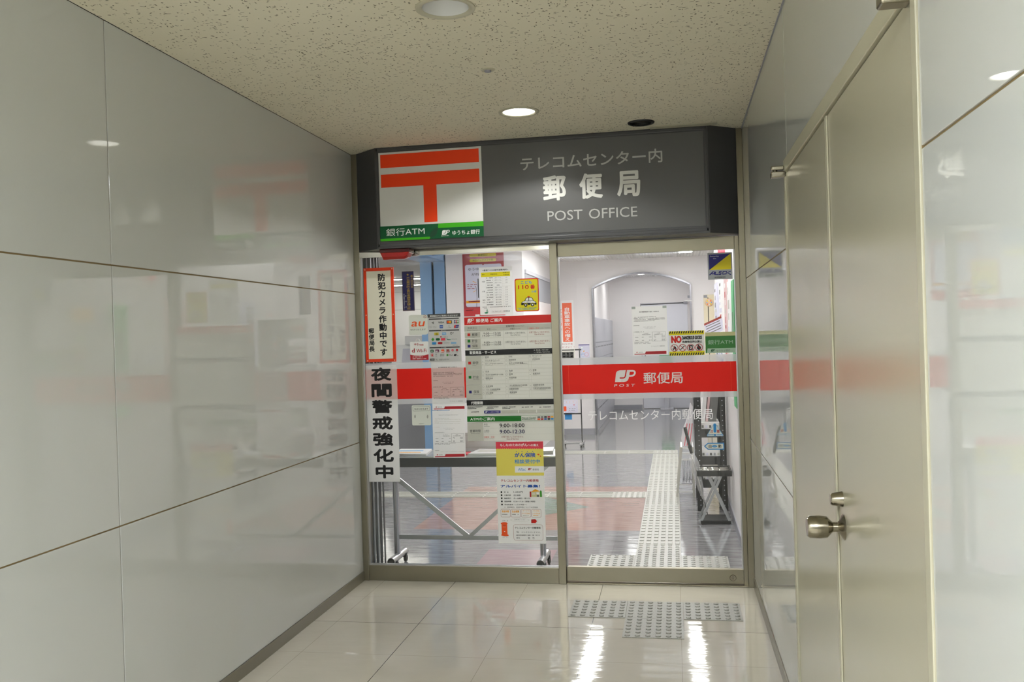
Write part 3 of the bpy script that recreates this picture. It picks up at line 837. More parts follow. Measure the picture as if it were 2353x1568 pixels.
# payment sheet
sh = Sheet(.4555, .6615, 1.3425, 1.639, .0186, .0012, [(105, 100), (1035, 70), (1075, 1440), (150, 1480)], mat('print_paysheet', (206, 206, 206), .5))
sh.r(105, 100, 1038, 200, 'dgrey').t('郵便窓口でご利用いただけます', 175, 132, 965, 182, 'white', .014)
for y, tx in ((225, 'クレジットカード'), (555, '電子マネー'), (1040, 'コード決済')):
    sh.r(142 + (y - 225) * .03, y, 994 + (y - 225) * .03, y + 36, 'dgrey').t(tx, 500, y - 5, 640, y + 14, 'white')
sh.pl([(215, 340), (285, 302), (288, 385)], 'grey').t('VISA', 408, 308, 580, 362, 'black', .02)
sh.r(648, 278, 796, 366, 'black').disc(694, 322, 34, 'orange').disc(750, 320, 34, 'amber', True)
for i, c in enumerate(('navy', 'crimson', 'leaf')): sh.r(862 + i * 44, 270, 900 + i * 44, 360, c, False, .003)
sh.t('JCB', 868, 296, 986, 332, 'white', .02)
for x in (145, 268): sh.fr(x, 440, x + 96, 492, 'grey', .0006, .004).t('Pay', x + 24, 456, x + 78, 478, 'black')
sh.r(452, 410, 546, 502, 'blue').t('AMEX', 460, 446, 540, 472, 'white').ring(722, 432, 24, 4, 'grey').gk(665, 780, 474, 16, 'grey')
sh.pl([(872, 408), (1000, 398), (985, 482), (856, 490)], 'navy').pl([(872, 408), (915, 404), (900, 486), (856, 490)], 'red').t('UnionPay', 905, 430, 980, 462, 'white')
sh.r(300, 622, 424, 698, 'mustard').t('iD', 335, 640, 390, 684, 'black', .02).r(520, 618, 640, 688, 'lblue').t('Edy', 540, 640, 622, 668, 'white')
sh.ring(782, 640, 32, 11, 'black').t('+', 822, 608, 854, 642, 'black', .03).gk(755, 880, 680, 9, 'lgrey')
sh.fr(186, 745, 975, 992, 'lgrey', .0006, .006).disc(490, 742, 20, 'crimson').gk(540, 690, 740, 14, 'grey')
sh.pl([(215, 815), (262, 768), (308, 812), (264, 866)], 'leaf').r(345, 782, 462, 850, 'dgreen', rd=.007).r(494, 780, 612, 846, 'pinkred').pl([(645, 790), (680, 830), (700, 815), (690, 800)], 'teal').gk(700, 765, 808, 26, 'teal').t('nimoca', 792, 790, 950, 816, 'black')
sh.r(240, 896, 356, 964, 'sky').r(400, 892, 538, 952, 'crimson', rd=.007).t('SUGOCA', 578, 902, 738, 930, 'grey').r(776, 890, 926, 940, 'lblue').gk(820, 980, 980, 8)
xs = [(195, 'dgreen', 88), (328, 'plum', 110), (500, 'orange', 84), (642, 'brown', 90)]
for i, (x, c, wd) in enumerate(xs): sh.r(x, 1110 - i * 4, x + wd, 1192 - i * 4, c, False, .003)
sh.ring(238, 1152, 20, 9, 'white').gk(335, 430, 1140, 18, 'white').gk(340, 420, 1165, 14, 'white').gk(506, 576, 1150, 18, 'white').gk(650, 722, 1130, 22, 'white').gk(655, 715, 1160, 10, 'white')
sh.disc(822, 1118, 32, 'pinkred').t('J', 812, 1098, 832, 1138, 'white', .02).disc(946, 1112, 32, 'crimson').t('Pay', 918, 1155, 974, 1180, 'black')
sh.r(210, 1226, 272, 1288, 'red', rd=.002).t('P', 226, 1236, 256, 1278, 'white', .02).gk(190, 285, 1300, 14, 'red').t('R', 345, 1225, 378, 1270, 'black').t('Pay', 335, 1288, 392, 1308, 'black')
sh.gk(470, 585, 1232, 24, 'grey').gk(470, 585, 1270, 24, 'grey').disc(678, 1256, 28, 'leaf').gk(724, 822, 1238, 18).gk(724, 822, 1264, 14).pl([(868, 1232), (938, 1226), (926, 1274), (856, 1280)], 'black').gk(955, 985, 1258, 18)
sh.r(178, 1368, 312, 1426, 'dgrey').t('ご注意事項', 196, 1386, 296, 1408, 'white').fr(312, 1366, 1030, 1424, 'lgrey').gk(346, 730, 1378, 14).gk(346, 630, 1400, 14)
sh.done('payment_sheet', 'grey sheet of card and payment marks with dark header, beside the orange-lettered sticker', 'notice')

# evacuation notice
sh = Sheet(.7865, .989, 1.6215, 1.9115, .0188, 0, [(395, 430), (1145, 405), (1170, 1480), (415, 1505)], M_PAPER)
sh.t('<最寄りの災害時避難場所>', 475, 478, 1062, 518, 'black', .012).r(440, 545, 1105, 648, 'yellow')
sh.t('種別', 462, 578, 522, 606).t('避難場所名', 655, 570, 812, 598).t('距離(m)/', 940, 536, 1094, 562).t('所要時間', 950, 585, 1082, 610)
rows = ['１階アトリウム', '１階アトリウム', '１階アトリウム', '各階', '１階アトリウム', '１階アトリウム', '１階アトリウム', '１階アトリウム', '滝の広場', '滝の広場', '滝の広場', '滝の広場']
for i, r_ in enumerate(rows):
    y = 645 + i * 54.6
    sh.gk(560 + i, 710 + i, y + 14, 20, 'grey', .9)
    wd = 160 if len(r_) > 4 else 130 if len(r_) > 2 else 66
    cx = 826 + i * 1.3
    sh.t(r_, cx - wd / 2, y + 5, cx + wd / 2, y + 34, 'black', .004)
    if i != 3: sh.t(('１' if i < 8 else '６') + '分', 992 + i, y - 3, 1044 + i, y + 24, 'black', .004)
    sh.hl(548 + i, 1105 + i, y - 4, 'lgrey', .0005)
for y, a in ((735, '地震'), (955, '水害')): sh.t(a, 462, y, 528, y + 32, 'black', .01)
sh.t('強風', 472, 1150, 538, 1180, 'black', .01).t('火災', 472, 1204, 538, 1234, 'black', .01)
for y in (868, 1087, 1306): sh.hl(452, 1116, y, 'lgrey', .0006)
for x in (548, 722, 936): sh.vl(x, 640, 1302, 'lgrey', .0006)
sh.gk(466, 1112, 1318, 16, 'grey', .9).gk(482, 580, 1350, 10)
sh.disc(556, 1450, 44, 'teal', ry=18).disc(574, 1378, 9, 'teal').st([(576, 1388), (572, 1420), (556, 1440)], 11, 'teal').st([(572, 1416), (590, 1430), (604, 1422)], 7, 'teal').st([(552, 1400), (574, 1396), (598, 1412)], 7, 'teal')
sh.t('テレコムセンター内郵便局長', 678, 1402, 1098, 1436, 'black', .004).hl(676, 1100, 1440, 'black', .0006)
sh.done('evacuation_notice', 'white notice with yellow table header and a green running figure', 'notice')

# yellow children's help sticker (the cartoon animal is left out)
sh = Sheet(1.004, 1.149, 1.635, 1.834, .0186, .001, [(1205, 692), (1735, 680), (1748, 1425), (1218, 1440)], 'red', .012)
sh.r(1226, 716, 1716, 1418, 'yellow', rd=.009)
sh.t('こども', 1344, 745, 1592, 812, 'sky', .03).t('110', 1284, 842, 1520, 930, 'red', .03).t('番', 1550, 832, 1656, 930, 'red', .03).t('の家', 1580, 962, 1692, 1012, 'sky', .02)
sh.pl([(1418, 1202), (1450, 1130), (1490, 1112), (1570, 1110), (1604, 1140), (1625, 1192)], 'black').pl([(1436, 1196), (1460, 1140), (1494, 1124), (1508, 1124), (1508, 1194)], 'paper').pl([(1522, 1124), (1566, 1122), (1594, 1146), (1610, 1192), (1522, 1194)], 'paper')
sh.pl([(1350, 1236), (1380, 1206), (1430, 1192), (1620, 1186), (1660, 1206), (1690, 1244), (1686, 1280), (1346, 1290)], 'black').pl([(1366, 1234), (1386, 1212), (1432, 1200), (1618, 1194), (1652, 1212), (1672, 1240)], 'white')
sh.t('警視庁', 1468, 1210, 1562, 1230, 'black', .01).r(1490, 1090, 1538, 1112, 'red')
for cx in (1448, 1600): sh.disc(cx, 1288 if cx < 1500 else 1280, 46, 'yellow').disc(cx, 1288 if cx < 1500 else 1280, 38, 'black').disc(cx, 1288 if cx < 1500 else 1280, 17, 'white')
sh.gk(1266, 1690, 1356, 12, 'sky').gk(1304, 1646, 1382, 14, 'sky')
sh.done('yellow_sticker', "yellow sticker with red border, police car and 110番", 'sticker')

# big information board
sh = Sheet(.6875, 1.2205, .8575, 1.6125, .010, .0085, [(112, 128), (983, 100), (1018, 1362), (150, 1372)], 'paper')
sh.r(112, 130, 983, 208, 'red').t('郵便局 ご案内', 232, 143, 497, 182, 'white', .02).logo(144, 143, 212, 181, 'white', 'red').it('P O S T', 140, 185, 208, 192, 'white', .02)
# --- opening hours table
sh.r(113, 216, 984, 272, 'cell').r(117, 280, 274, 337, 'cell').r(119, 345, 278, 450, 'cell')
sh.t('取扱窓口', 148, 225, 240, 246, 'dgrey', .004).t('Service Counters', 142, 252, 250, 264, 'grey').t('営業時間', 534, 208, 618, 227, 'dgrey', .012).t('Service Hours', 627, 208, 717, 222, 'grey')
sh.t('平日', 343, 242, 377, 258, 'black').t('Weekdays', 383, 244, 440, 255, 'grey').t('土曜日', 572, 236, 622, 253, 'black').t('Saturday', 629, 238, 680, 249, 'grey').t('日曜日・休日', 762, 231, 862, 248, 'red').t('Sunday / Holidays', 868, 231, 972, 244, 'grey')
sh.vl(272, 214, 270, 'grey').hl(272, 984, 237, 'grey', .0005).vl(510, 234, 258, 'grey').vl(748, 228, 252, 'grey')
for y0, y1, xl in ((272, 334, 276), (338, 444, 279)):
    sh.fr(xl, y0, 988 + (y0 - 272) * .03, y1, 'lgrey', .0005).vl(510 + (y0 - 272) * .03, y0 - 6, y1 - 8, 'grey', .0005).vl(749 + (y0 - 272) * .03, y0 - 12, y1 - 16, 'grey', .0005)
sh.r(146, 290, 174, 318, 'red').t('郵便', 192, 288, 247, 318, 'black', .004).t('Mail', 192, 322, 218, 332, 'grey')
sh.r(147, 353, 174, 381, 'green').t('貯金', 192, 352, 247, 380, 'black', .004).t('Savings', 193, 384, 240, 394, 'grey').r(148, 405, 176, 432, 'navy').t('保険', 194, 402, 249, 431, 'black', .004).t('Insurance', 194, 434, 256, 443, 'grey')
sh.t('9:00―13:30', 308, 282, 480, 301, 'dgrey', -.005).t('14:30―17:00', 298, 305, 483, 323, 'dgrey', -.005).t('9:00―13:30', 312, 373, 484, 392, 'dgrey', -.005).t('14:30―16:00', 301, 396, 486, 414, 'dgrey', -.005)
for x, y, c in ((528, 278, 'dgrey'), (767, 270, 'brown'), (531, 367, 'dgrey'), (770, 360, 'brown')):
    sh.t('お取り扱いしておりません', x, y, x + 200, y + 19, c).t('Out of Service', x + 52, y + 23, x + 148, y + 36, c)
# --- services
sh.r(122, 460, 992, 514, 'black').t('取扱商品・サービス', 167, 468, 436, 500, 'white', .025).t('○：取り扱っております', 812, 452, 956, 466, 'white').t('―：取り扱っておりません', 812, 473, 974, 487, 'white')
SV = [(520, 655, '郵便', 'red', 'Mail', [['○郵便', '―チルドゆうパック', '―宝くじ(平日9:00-16:00のみ)', ''], ['○印紙', '○国際郵便', '―地方公共団体事務', ''], ['○ゆうパック', '―内容証明', '', '']]),
      (662, 803, '貯金', 'green', 'Savings', [['○貯金', '○振込(他の金融機関口座への送金)', '―国際送金', ''], ['○為替', '○国債', '―外貨両替', ''], ['○振替', '―投資信託', '', '']]),
      (810, 948, '保険', 'navy', 'Insurance', [['○生命保険', '○バイク自賠責保険', '○がん保険', ''], ['―法人(経営者)向け生命保険', '―自動車保険', '―傷害保険', ''], ['―変額年金保険', '―引受条件緩和型医療保険', '', '']])]
for y0, y1, nm, c, en, cols in SV:
    o_ = (y0 - 520) * .028
    sh.r(124 + o_, y0, 285 + o_, y1, 'cell').r(154 + o_, y0 + 54, 181 + o_, y0 + 81, c).t(nm, 199 + o_, y0 + 51, 256 + o_, y0 + 81, 'black', .004).t(en, 199 + o_, y0 + 85, 199 + o_ + 9 * len(en), y0 + 96, 'grey')
    rh = (y1 - y0) / 4
    for j in range(5): sh.hl(285 + o_, 993 + o_, y0 - 5 + rh * j * .985, 'lgrey', .0007)
    for x in (285, 317, 521, 549, 757, 783, 993): sh.vl(x + o_, y0 - 5 - (x - 285) * .03, y1 - 7 - (x - 285) * .03, 'lgrey', .0006)
    for ci, cl in enumerate(cols):
        for j, tx in enumerate(cl):
            if not tx: continue
            x = (287, 523, 760)[ci] + o_ + j; y = y0 - 2 + rh * j * .985 - ci * 7
            if tx[0] == '○': sh.ring(x + 13, y + 15, 9, 1.2, 'grey', 14)
            else: sh.hl(x + 6, x + 18, y + 20, 'grey', .0012)
            s_ = tx[1:]; wd = min(18 * len(s_), 178 if '(' in s_ else 172)
            sh.t(s_, x + 38, y + 3, x + 38 + wd, y + 20, 'dgrey', .008)
            sh.gk(x + 38, x + 38 + wd * random.uniform(.3, .8), y + 23, 5, 'lgrey', .9)
sh.t('(営業時間のみ)', 678, 588, 748, 598, 'dgrey')
# --- agency
sh.r(137, 960, 1006, 1014, 'black').t('代理業務', 182, 972, 304, 1004, 'white', .025)
for x, wd, two in ((148, 150, 1), (338, 122, 1), (498, 145, 1), (692, 112, 0), (868, 113, 0)):
    sh.gk(x, x + wd, 1026 - (x - 148) * .002, 9, 'dgrey', .95)
    if two: sh.gk(x, x + wd * .6, 1041, 9, 'dgrey', .95)
sh.gk(187, 262, 1074, 9, 'dgrey', .95).r(315, 1064, 480, 1093, 'navy', rd=.003).t('かんぽ生命 代理店', 356, 1072, 466, 1084, 'white').logo(328, 1070, 350, 1086, 'white', 'navy')
for x in (488, 665, 842): sh.r(x, 1060 - (x - 488) * .02, x + 168, 1090 - (x - 488) * .02, 'lgrey')
# --- machine hours
sh.r(143, 1122, 686, 1176, 'green').t('ATMのご案内', 174, 1132, 421, 1166, 'white', .018).fr(684, 1112, 1015, 1168, 'green', .0012).t('Need Cash?', 694, 1128, 834, 1144, 'dgreen', .012).gk(694, 830, 1148, 6, 'dgreen')
for i, (c1, c2) in enumerate((('grey', 'orange'), ('grey', 'crimson'), ('black', 'blue'), ('crimson', 'black'), ('amber', 'sky'))):
    sh.r(848 + i * 33, 1121 - i * 1, 874 + i * 33, 1136 - i * 1, c1, False).r(848 + i * 33, 1142 - i * 1, 874 + i * 33, 1157 - i * 1, c2, False)
sh.r(145, 1186, 302, 1369, 'cell').fr(302, 1182, 1016, 1366, 'lgrey', .0005).t('営業時間', 172, 1255, 278, 1282, 'dgrey', .012).t('Service Hours', 182, 1287, 272, 1299, 'grey')
sh.t('平日', 314, 1195, 347, 1213, 'black').t('Weekdays', 314, 1218, 371, 1228, 'grey').t('土曜日', 317, 1257, 366, 1276, 'dgrey').t('Saturday', 317, 1280, 365, 1290, 'grey').t('日曜日・休日', 317, 1320, 418, 1338, 'red').t('Sunday / Holidays', 317, 1343, 418, 1353, 'grey')
sh.t('9:00-18:00', 470, 1194, 719, 1232, 'black', .018).t('9:00-12:30', 471, 1256, 721, 1294, 'dnavy', .018).t('お取り扱いしておりません', 491, 1316, 708, 1335, 'brown').t('Out of Service', 541, 1340, 660, 1355, 'brown')
for y in (1242, 1304): sh.hl(303, 1016, y, 'lgrey', .0005)
sh.done('information_board', 'large board of opening hours and services with red header, fixed to the left pane', 'information board')

# service-hours notices (one left-pane pair, one on the door)
def notice(x0, x1, z0, z1, y, q, en, name, label, cat, tape=False):
    sh = Sheet(x0, x1, z0, z1, y, 0, q, M_PAPER)
    a, b_, c, d = q
    def P(u, v): return (a[0] + (b_[0] - a[0]) * u + (d[0] - a[0]) * v, a[1] + (d[1] - a[1]) * v + (b_[1] - a[1]) * u)
    wd, ht = b_[0] - a[0], d[1] - a[1]
    def T(s, u0, v0, u1, v1, col='black', w_=0.0): p0 = P(u0, v0); sh.t(s, p0[0], p0[1], p0[0] + wd * (u1 - u0), p0[1] + ht * (v1 - v0), col, w_)
    def GK(u0, u1, v, h, col='grey', de=.85): p0 = P(u0, v); sh.gk(p0[0], p0[0] + wd * (u1 - u0), p0[1], ht * h, col, de)
    if en:
        T('Notice of Trial Change in Service Hours', .20, .085, .80, .103, 'dgrey', .008)
        for v, u in ((.165, .52), (.185, .88), (.208, .18), (.228, .89), (.252, .2), (.270, .86), (.345, .22), (.46, .36)): GK(.06, u, v, .008, 'lgrey' if v < .4 else 'grey')
        T('１３：３０〜１４：３０', .34, .368, .67, .382, 'grey'); T('(From Jan. 20)', .40, .392, .62, .408, 'grey')
    else:
        T('窓口営業時間変更（試行）のお知らせ', .22, .102, .78, .126, 'black', .02)
        GK(.055, .69, .215, .012); T('営業時間は、下記のとおり１３：３０から窓口を変更して営業させていただきます。', .055, .240, .945, .258, 'black', .02)
        GK(.055, .945, .268, .011); GK(.055, .65, .295, .011); GK(.045, .21, .385, .012)
        T('１３：３０〜１４：３０', .33, .415, .67, .432, 'dgrey'); T('(４月１日(月)〜)', .37, .442, .64, .460, 'dgrey'); GK(.045, .34, .515, .012)
    v0, v1 = (.49, .68) if en else (.53, .72)
    p0 = P(.03, v0); p1 = P(.97, v1)
    sh.fr(p0[0], p0[1], p0[0] + wd * .55, p0[1] + ht * (v1 - v0), 'lgrey', .0007); q0 = P(.57, v0); sh.fr(q0[0], q0[1], q0[0] + wd * .39, q0[1] + ht * (v1 - v0), 'grey', .0011)
    sh.hl(p0[0], p0[0] + wd * .93, P(.03, v0 + .062)[1], 'lgrey', .0005); sh.vl(P(.21, v0)[0], P(.21, v0)[1], P(.21, v1)[1], 'lgrey', .0005)
    for v in (v0 + .02, v0 + .045): GK(.33 if v < v0 + .03 else .28, .46 if v < v0 + .03 else .52, v, .01); GK(.71 if v < v0 + .03 else .63, .8 if v < v0 + .03 else .87, v, .01)
    for v in (v0 + .09, v0 + .155):
        GK(.08, .17, v + .005, .011); GK(.27, .33, v + .005, .011); GK(.48, .55, v + .005, .011)
        for dv in (0, .022): GK(.62, .68, v - .01 + dv, .011); GK(.84, .93, v - .01 + dv, .011)
    GK(.05, .7 if en else .48, v1 + .01, .009); GK(.05, .52, v1 + .035, .009)
    if en: GK(.05, .18, .845, .01); GK(.22, .95, .87, .01, 'lgrey')
    else: T('テレコムセンター内郵便局長', .53, .81, .92, .832, 'grey')
    p = P(.10, .927); sh.logo(p[0], p[1], p[0] + wd * .055, p[1] + ht * .02, 'crimson', 'white')
    T('郵便局', .175, .927, .285, .95, 'grey', .01)
    p = [P(.35, .975), P(.375, .925), P(.965, .925), P(.965, .975)]; sh.pl(p, 'crimson'); p = [P(.045, .968), P(.965, .968), P(.965, .985), P(.045, .985)]; sh.pl(p, 'crimson')
    if tape:
        for u in (.0, .885): p = P(u, .0); sh.r(p[0], p[1], p[0] + wd * .11, p[1] + ht * .05, 'tape')
    sh.done(name, label, cat)
notice(.4685, .6745, 1.0495, 1.345, .0172, [(535, -20), (773, -28), (780, 318), (547, 325)], False, 'hours_notice', 'white service-hours notice overlapping the red band beside the board', 'notice')
notice(.466, .6695, .7565, 1.0455, .0186, [(543, 330), (775, 322), (785, 663), (553, 668)], True, 'english_notice', 'white English service-hours notice hanging below the Japanese one', 'notice')

# insurance poster (the duck is left out)
sh = Sheet(.858, 1.1475, .6465, .8515, .0186, .001, [(102, 92), (712, 88), (722, 527), (110, 532)], 'pale')
sh.r(102, 92, 712, 172, 'pinkred')
for i in range(22): sh.disc(116 + i * 27.7, 171, 14.5, 'pinkred', i == 0, 14)
sh.t('もしも!のための', 158, 116, 425, 152, 'white', .02).t('がん', 428, 112, 512, 152, 'white', .03).t('への備え', 516, 120, 654, 152, 'white', .02)
sh.t('がん保険', 344, 234, 614, 294, 'blue', .03).t('相談受付中', 342, 320, 670, 376, 'sky', .02)
for x in (370, 440, 510, 578): sh.disc(x, 216, 5, 'blue')
sh.pl([(634, 256), (650, 246), (668, 256), (652, 268)], 'orange').pl([(666, 274), (680, 272), (690, 284), (674, 284)], 'orange')
sh.r(346, 409, 720, 492, 'white').t('Aflac', 388, 432, 488, 468, 'sky', .0).logo(518, 432, 564, 458, 'crimson', 'white').t('郵便局', 576, 438, 656, 464, 'grey', .01)
sh.done('insurance_poster', 'yellow insurance poster with scalloped red top under the information board', 'poster')

# part-time job poster (the bear and the square code are left out)
sh = Sheet(.857, 1.1475, .2355, .6455, .0188, .0008, [(10, 8), (1035, 0), (1082, 1488), (48, 1488)], 'white')
sh.t('テレコムセンター内郵便局', 100, 84, 916, 142, 'crimson', .02).t('アルバイト募集！', 94, 202, 950, 268, 'blue', .04)
for i, (a_, b2, x1, w1) in enumerate((('時　給', '1,250円', 578, 268), ('仕事内容', '窓口業務', 528, 320), ('勤務曜日', '月～金曜日（週５日）', 742, 320), ('勤務時間', '８:30～17:30（実働８時間）', 850, 324), ('研修制度有（１日６時間～）', '', 0, 655))):
    y = 348 + i * 68
    sh.r(96 + i * 3, y, 130 + i * 3, y + 34, 'black').t(a_, 172 + i * 2, y + 2, w1, y + 34, 'black', .012)
    if b2: sh.t(b2, 376, y - (6 if i == 0 else 0), x1, y + 34, 'black', .012)
sh.t('※　勤務曜日、勤務時間については応相談', 178, 682, 902, 708, 'black', .01)
sh.r(726, 350, 760, 470, 'crimson').pl([(945, 340), (965, 318), (985, 340), (995, 465), (950, 468)], 'leaf').pl([(750, 360), (846, 292), (955, 346)], 'amber').r(764, 360, 940, 464, 'tan').r(780, 372, 850, 420, 'cream').r(872, 366, 930, 410, 'white').r(880, 420, 930, 462, 'dgrey')
for i, (l1, l2) in enumerate((('有給休暇', ''), ('社会保険', ''), ('ボーナス', '年２回支給'), ('スキル評価に', 'よる昇給有'))):
    x = 96 + i * 222
    sh.fr(x, 735, x + 212, 912, 'brown', .0012, .008)
    if l2: sh.t(l1, x + 30, 756, x + 184, 784, 'amber', .01).t(l2, x + 26, 812, x + 190, 844, 'amber', .01).gk(x + 40, x + 180, 866, 16, 'lgrey' if i == 2 else 'amber')
    else: sh.t(l1, x + 24, 762, x + 182, 814, 'amber', .02).gk(x + 26, x + 180, 846, 16, 'grey')
sh.disc(515, 972, 205, 'lgrey', ry=36).disc(515, 972, 200, 'white', ry=33).t('ご応募お待ちしています！', 386, 960, 626, 978, 'black')
sh.pl([(760, 958), (840, 952), (838, 944), (888, 994), (844, 1046), (842, 1036), (762, 1036)], 'red').gk(770, 826, 968, 9, 'white').gk(770, 806, 990, 12, 'white').gk(770, 800, 1014, 12, 'white')
sh.t('ぽすくま', 128, 978, 256, 1004, 'grey')
sh.pl([(96, 1046), (120, 1030), (165, 1022), (220, 1026), (246, 1040), (244, 1062), (236, 1068), (246, 1290), (268, 1300), (266, 1322), (200, 1332), (112, 1318), (108, 1296), (120, 1288), (114, 1068), (98, 1062)], 'orange').r(150, 1098, 206, 1108, 'brown').r(140, 1116, 214, 1136, 'salmon').r(170, 1222, 194, 1234, 'white').gk(135, 270, 1345, 12, 'lgrey')
sh.fr(372, 1070, 1010, 1418, 'brown', .0012, .013).t('テレコムセンター内郵便局', 406, 1120, 960, 1164, 'black', .014).t('TEL', 436, 1222, 502, 1256, 'black', -.004).t('０３-５５００-２３３１', 554, 1224, 958, 1256, 'black', .01).gk(436, 944, 1296, 18, 'grey', .9)
sh.t('担当', 438, 1346, 512, 1382, 'black', .01).t('佐　竹', 692, 1342, 832, 1388, 'black', .01)
sh.done('job_poster', 'white recruitment poster with red postbox picture, lowest on the left pane', 'poster')

# ================================================================ printed things on the sliding door
D = .0442
sh = Sheet(1.2735, 2.2905, 1.1305, 1.3045, D + .0004, 0, [(93, 1178), (1700, 1137), (1705, 1407), (103, 1438)], M_REDF)
sh.logo(590, 1222, 790, 1328, M_WHITEF, M_REDF).it('P O S T', 583, 1347, 780, 1371, M_WHITEF, .02).t('郵便局', 856, 1240, 1216, 1345, M_WHITEF, .012)
sh.vl(152, 1178, 1438, 'salmon', .0008).vl(1650, 1138, 1407, 'salmon', .0008)
sh.done('red_band_film', 'red film band with white 郵便局 lettering across the sliding door', 'window film')
for z0, z1, wd in ((1.305, 1.347, 'above'), (1.098, 1.130, 'below')):
    tag(build('frosted_film', B().box(1.2735, 2.2905, D, D + .0007, z0, z1, M_FROST), None, (1.78, D, z0)), 'narrow frosted film strip on the sliding door just %s the red band' % wd, 'window film')
sh = Sheet(1.40, 2.17, .96, 1.04, D, .0007, [(0, 0), (1, 0), (1, 1), (0, 1)], 'white'); sh.b.bm.clear(); sh.b.mats = []
sh.put('テレコムセンター内郵便局', 1.421, .969, 2.149, 1.031, thin('white_vinyl_letter', (248, 248, 248), .38), .008, y=D + .0004)
o = sh.done('lettering_decal', 'line of white cut lettering on the door below the red band', 'lettering')
sh = Sheet(2.145, 2.2845, 1.7825, 1.938, D - .0004, .001, [(1432, 165), (1655, 158), (1660, 398), (1440, 405)], 'silver')
sh.pl([(1446, 180), (1642, 170), (1449, 318)], 'navy').pl([(1642, 170), (1648, 310), (1449, 318)], mat('print_flat_yellow', (222, 204, 0), .4))
sh.t('Security', 1457, 188, 1536, 204, 'white').t('On', 1484, 208, 1510, 220, 'white')
for pts in ([(1452, 363), (1482, 333), (1495, 333), (1500, 360)], [(1470, 352), (1494, 351)], [(1506, 332), (1503, 358), (1528, 357)], [(1562, 330), (1540, 332), (1536, 342), (1558, 344), (1554, 356), (1532, 357)], [(1574, 331), (1570, 355), (1602, 353), (1606, 330), (1574, 331)], [(1642, 328), (1612, 343), (1644, 360)]):
    sh.st(pts, 9, 'navy')
sh.t('綜合警備保障', 1498, 378, 1596, 390, 'black', .01)
sh.done('security_sticker', 'blue and yellow security sticker in the top right corner of the door', 'sticker')
notice(1.697, 1.9015, 1.3525, 1.6415, D - .0004, [(752, 648), (1065, 640), (1075, 1078), (760, 1085)], False, 'hours_notice', 'white service-hours notice taped to the sliding door above the red band', 'notice', True)
sh = Sheet(1.910, 2.1125, 1.3455, 1.489, D - .0004, .001, [(85, 88), (1218, 62), (1235, 845), (105, 872)], 'white')
sh.r(85, 88, 1218, 216, 'yellow').r(102, 740, 1232, 872, 'yellow')
for i in range(15):
    x = 94 + i * 74.5; y = 90 - i * 1.75
    sh.pl([(x + 30, y), (x + 66, y - 1), (x + 42, y + 76), (x, y + 77)], 'black', i == 0)
    x += 14; y = 790 - i * 1.75
    sh.pl([(x + 30, y), (x + 66, y - 1), (x + 42, y + 76), (x, y + 77)], 'black', False)
sh.t('NO', 160, 236, 496, 470, 'red', .06).t('DANGEROUS GOODS', 514, 242, 1152, 360, 'black', .07).t('危険物品持込禁止', 518, 388, 1158, 468, 'black', .03)
for i, cx in enumerate((268, 528, 792, 1054)):
    cy = 622 - i * 5
    if i == 0: sh.pl([(cx - 58, cy + 40), (cx - 62, cy + 10), (cx - 30, cy + 20), (cx - 20, cy - 40), (cx, cy - 78), (cx + 22, cy - 30), (cx + 38, cy - 44), (cx + 66, cy + 20), (cx + 52, cy + 88), (cx + 30, cy + 96), (cx + 26, cy + 56), (cx, cy + 30), (cx - 26, cy + 56), (cx - 30, cy + 90), (cx - 50, cy + 80)], 'black')
    if i == 1: sh.st([(cx - 66, cy + 62), (cx + 62, cy - 60)], 26, 'black').st([(cx - 66, cy + 62), (cx - 90, cy + 84)], 10, 'black')
    if i == 2: sh.r(cx - 62, cy - 76, cx + 62, cy + 74, 'black', rd=.003).r(cx - 30, cy - 40, cx + 36, cy + 44, 'white')
    if i == 3: sh.disc(cx, cy + 14, 66, 'black').pl([(cx - 46, cy - 96), (cx - 20, cy - 100), (cx + 40, cy - 30), (cx - 20, cy - 26)], 'black')
    sh.st([(cx - 84, cy - 84), (cx + 84, cy + 84)], 18, 'crimson').ring(cx, cy, 122, 18, 'crimson')
sh.done('dangerous_goods_sticker', 'white and yellow NO DANGEROUS GOODS sticker with black stripes', 'sticker')
sh = Sheet(2.1185, 2.290, 1.3545, 1.476, D - .0004, .001, [(1255, 120), (2230, 100), (2245, 770), (1265, 795)], 'pgreen')
sh.r(1255, 120, 2230, 246, 'tan').r(1260, 246, 2232, 640, mat('print_bank_green', (36, 116, 34), .4)).pl([(1262, 600), (1300, 600), (1330, 640), (1300, 796), (1266, 796)], mat('print_bank_green', (36, 116, 34), .4))
sh.t('銀行ATM', 1342, 368, 2150, 512, 'pgreen', .004).logo(1436, 668, 1574, 742, 'dgreen', 'pgreen').t('ゆうちょ銀行', 1618, 674, 2062, 750, 'grey', .004).gk(1432, 1560, 752, 10, 'grey')
sh.done('bank_sticker', 'green 銀行ATM sticker at the right edge of the door', 'sticker')
X0, X1, Z0, Z1 = 2.111, 2.2055, .8695, .947
sh = Sheet(X0, X1, Z0, Z1, D - .0004, .001, [(1240, 245), (1370, 242), (1370, 350), (1240, 350)], 'lblue'); sh.b.bm.clear(); sh.b.mats = []
tri_ = [(X0 + .003, Z0), (X0, Z0 + .005), ((X0 + X1) / 2 - .004, Z1 - .002), ((X0 + X1) / 2 + .004, Z1 - .002), (X1, Z0 + .005), (X1 - .003, Z0)]
sh.b.prism(tri_, 'y', D - .0004, D + .0006, pm('lblue'))
cx = (X0 + X1) / 2; cz = Z0 + .03
sh.face([(cx + (p[0] - cx) * .9, cz + (p[1] - cz) * .92) for p in tri_], 'mint', sh.yy())
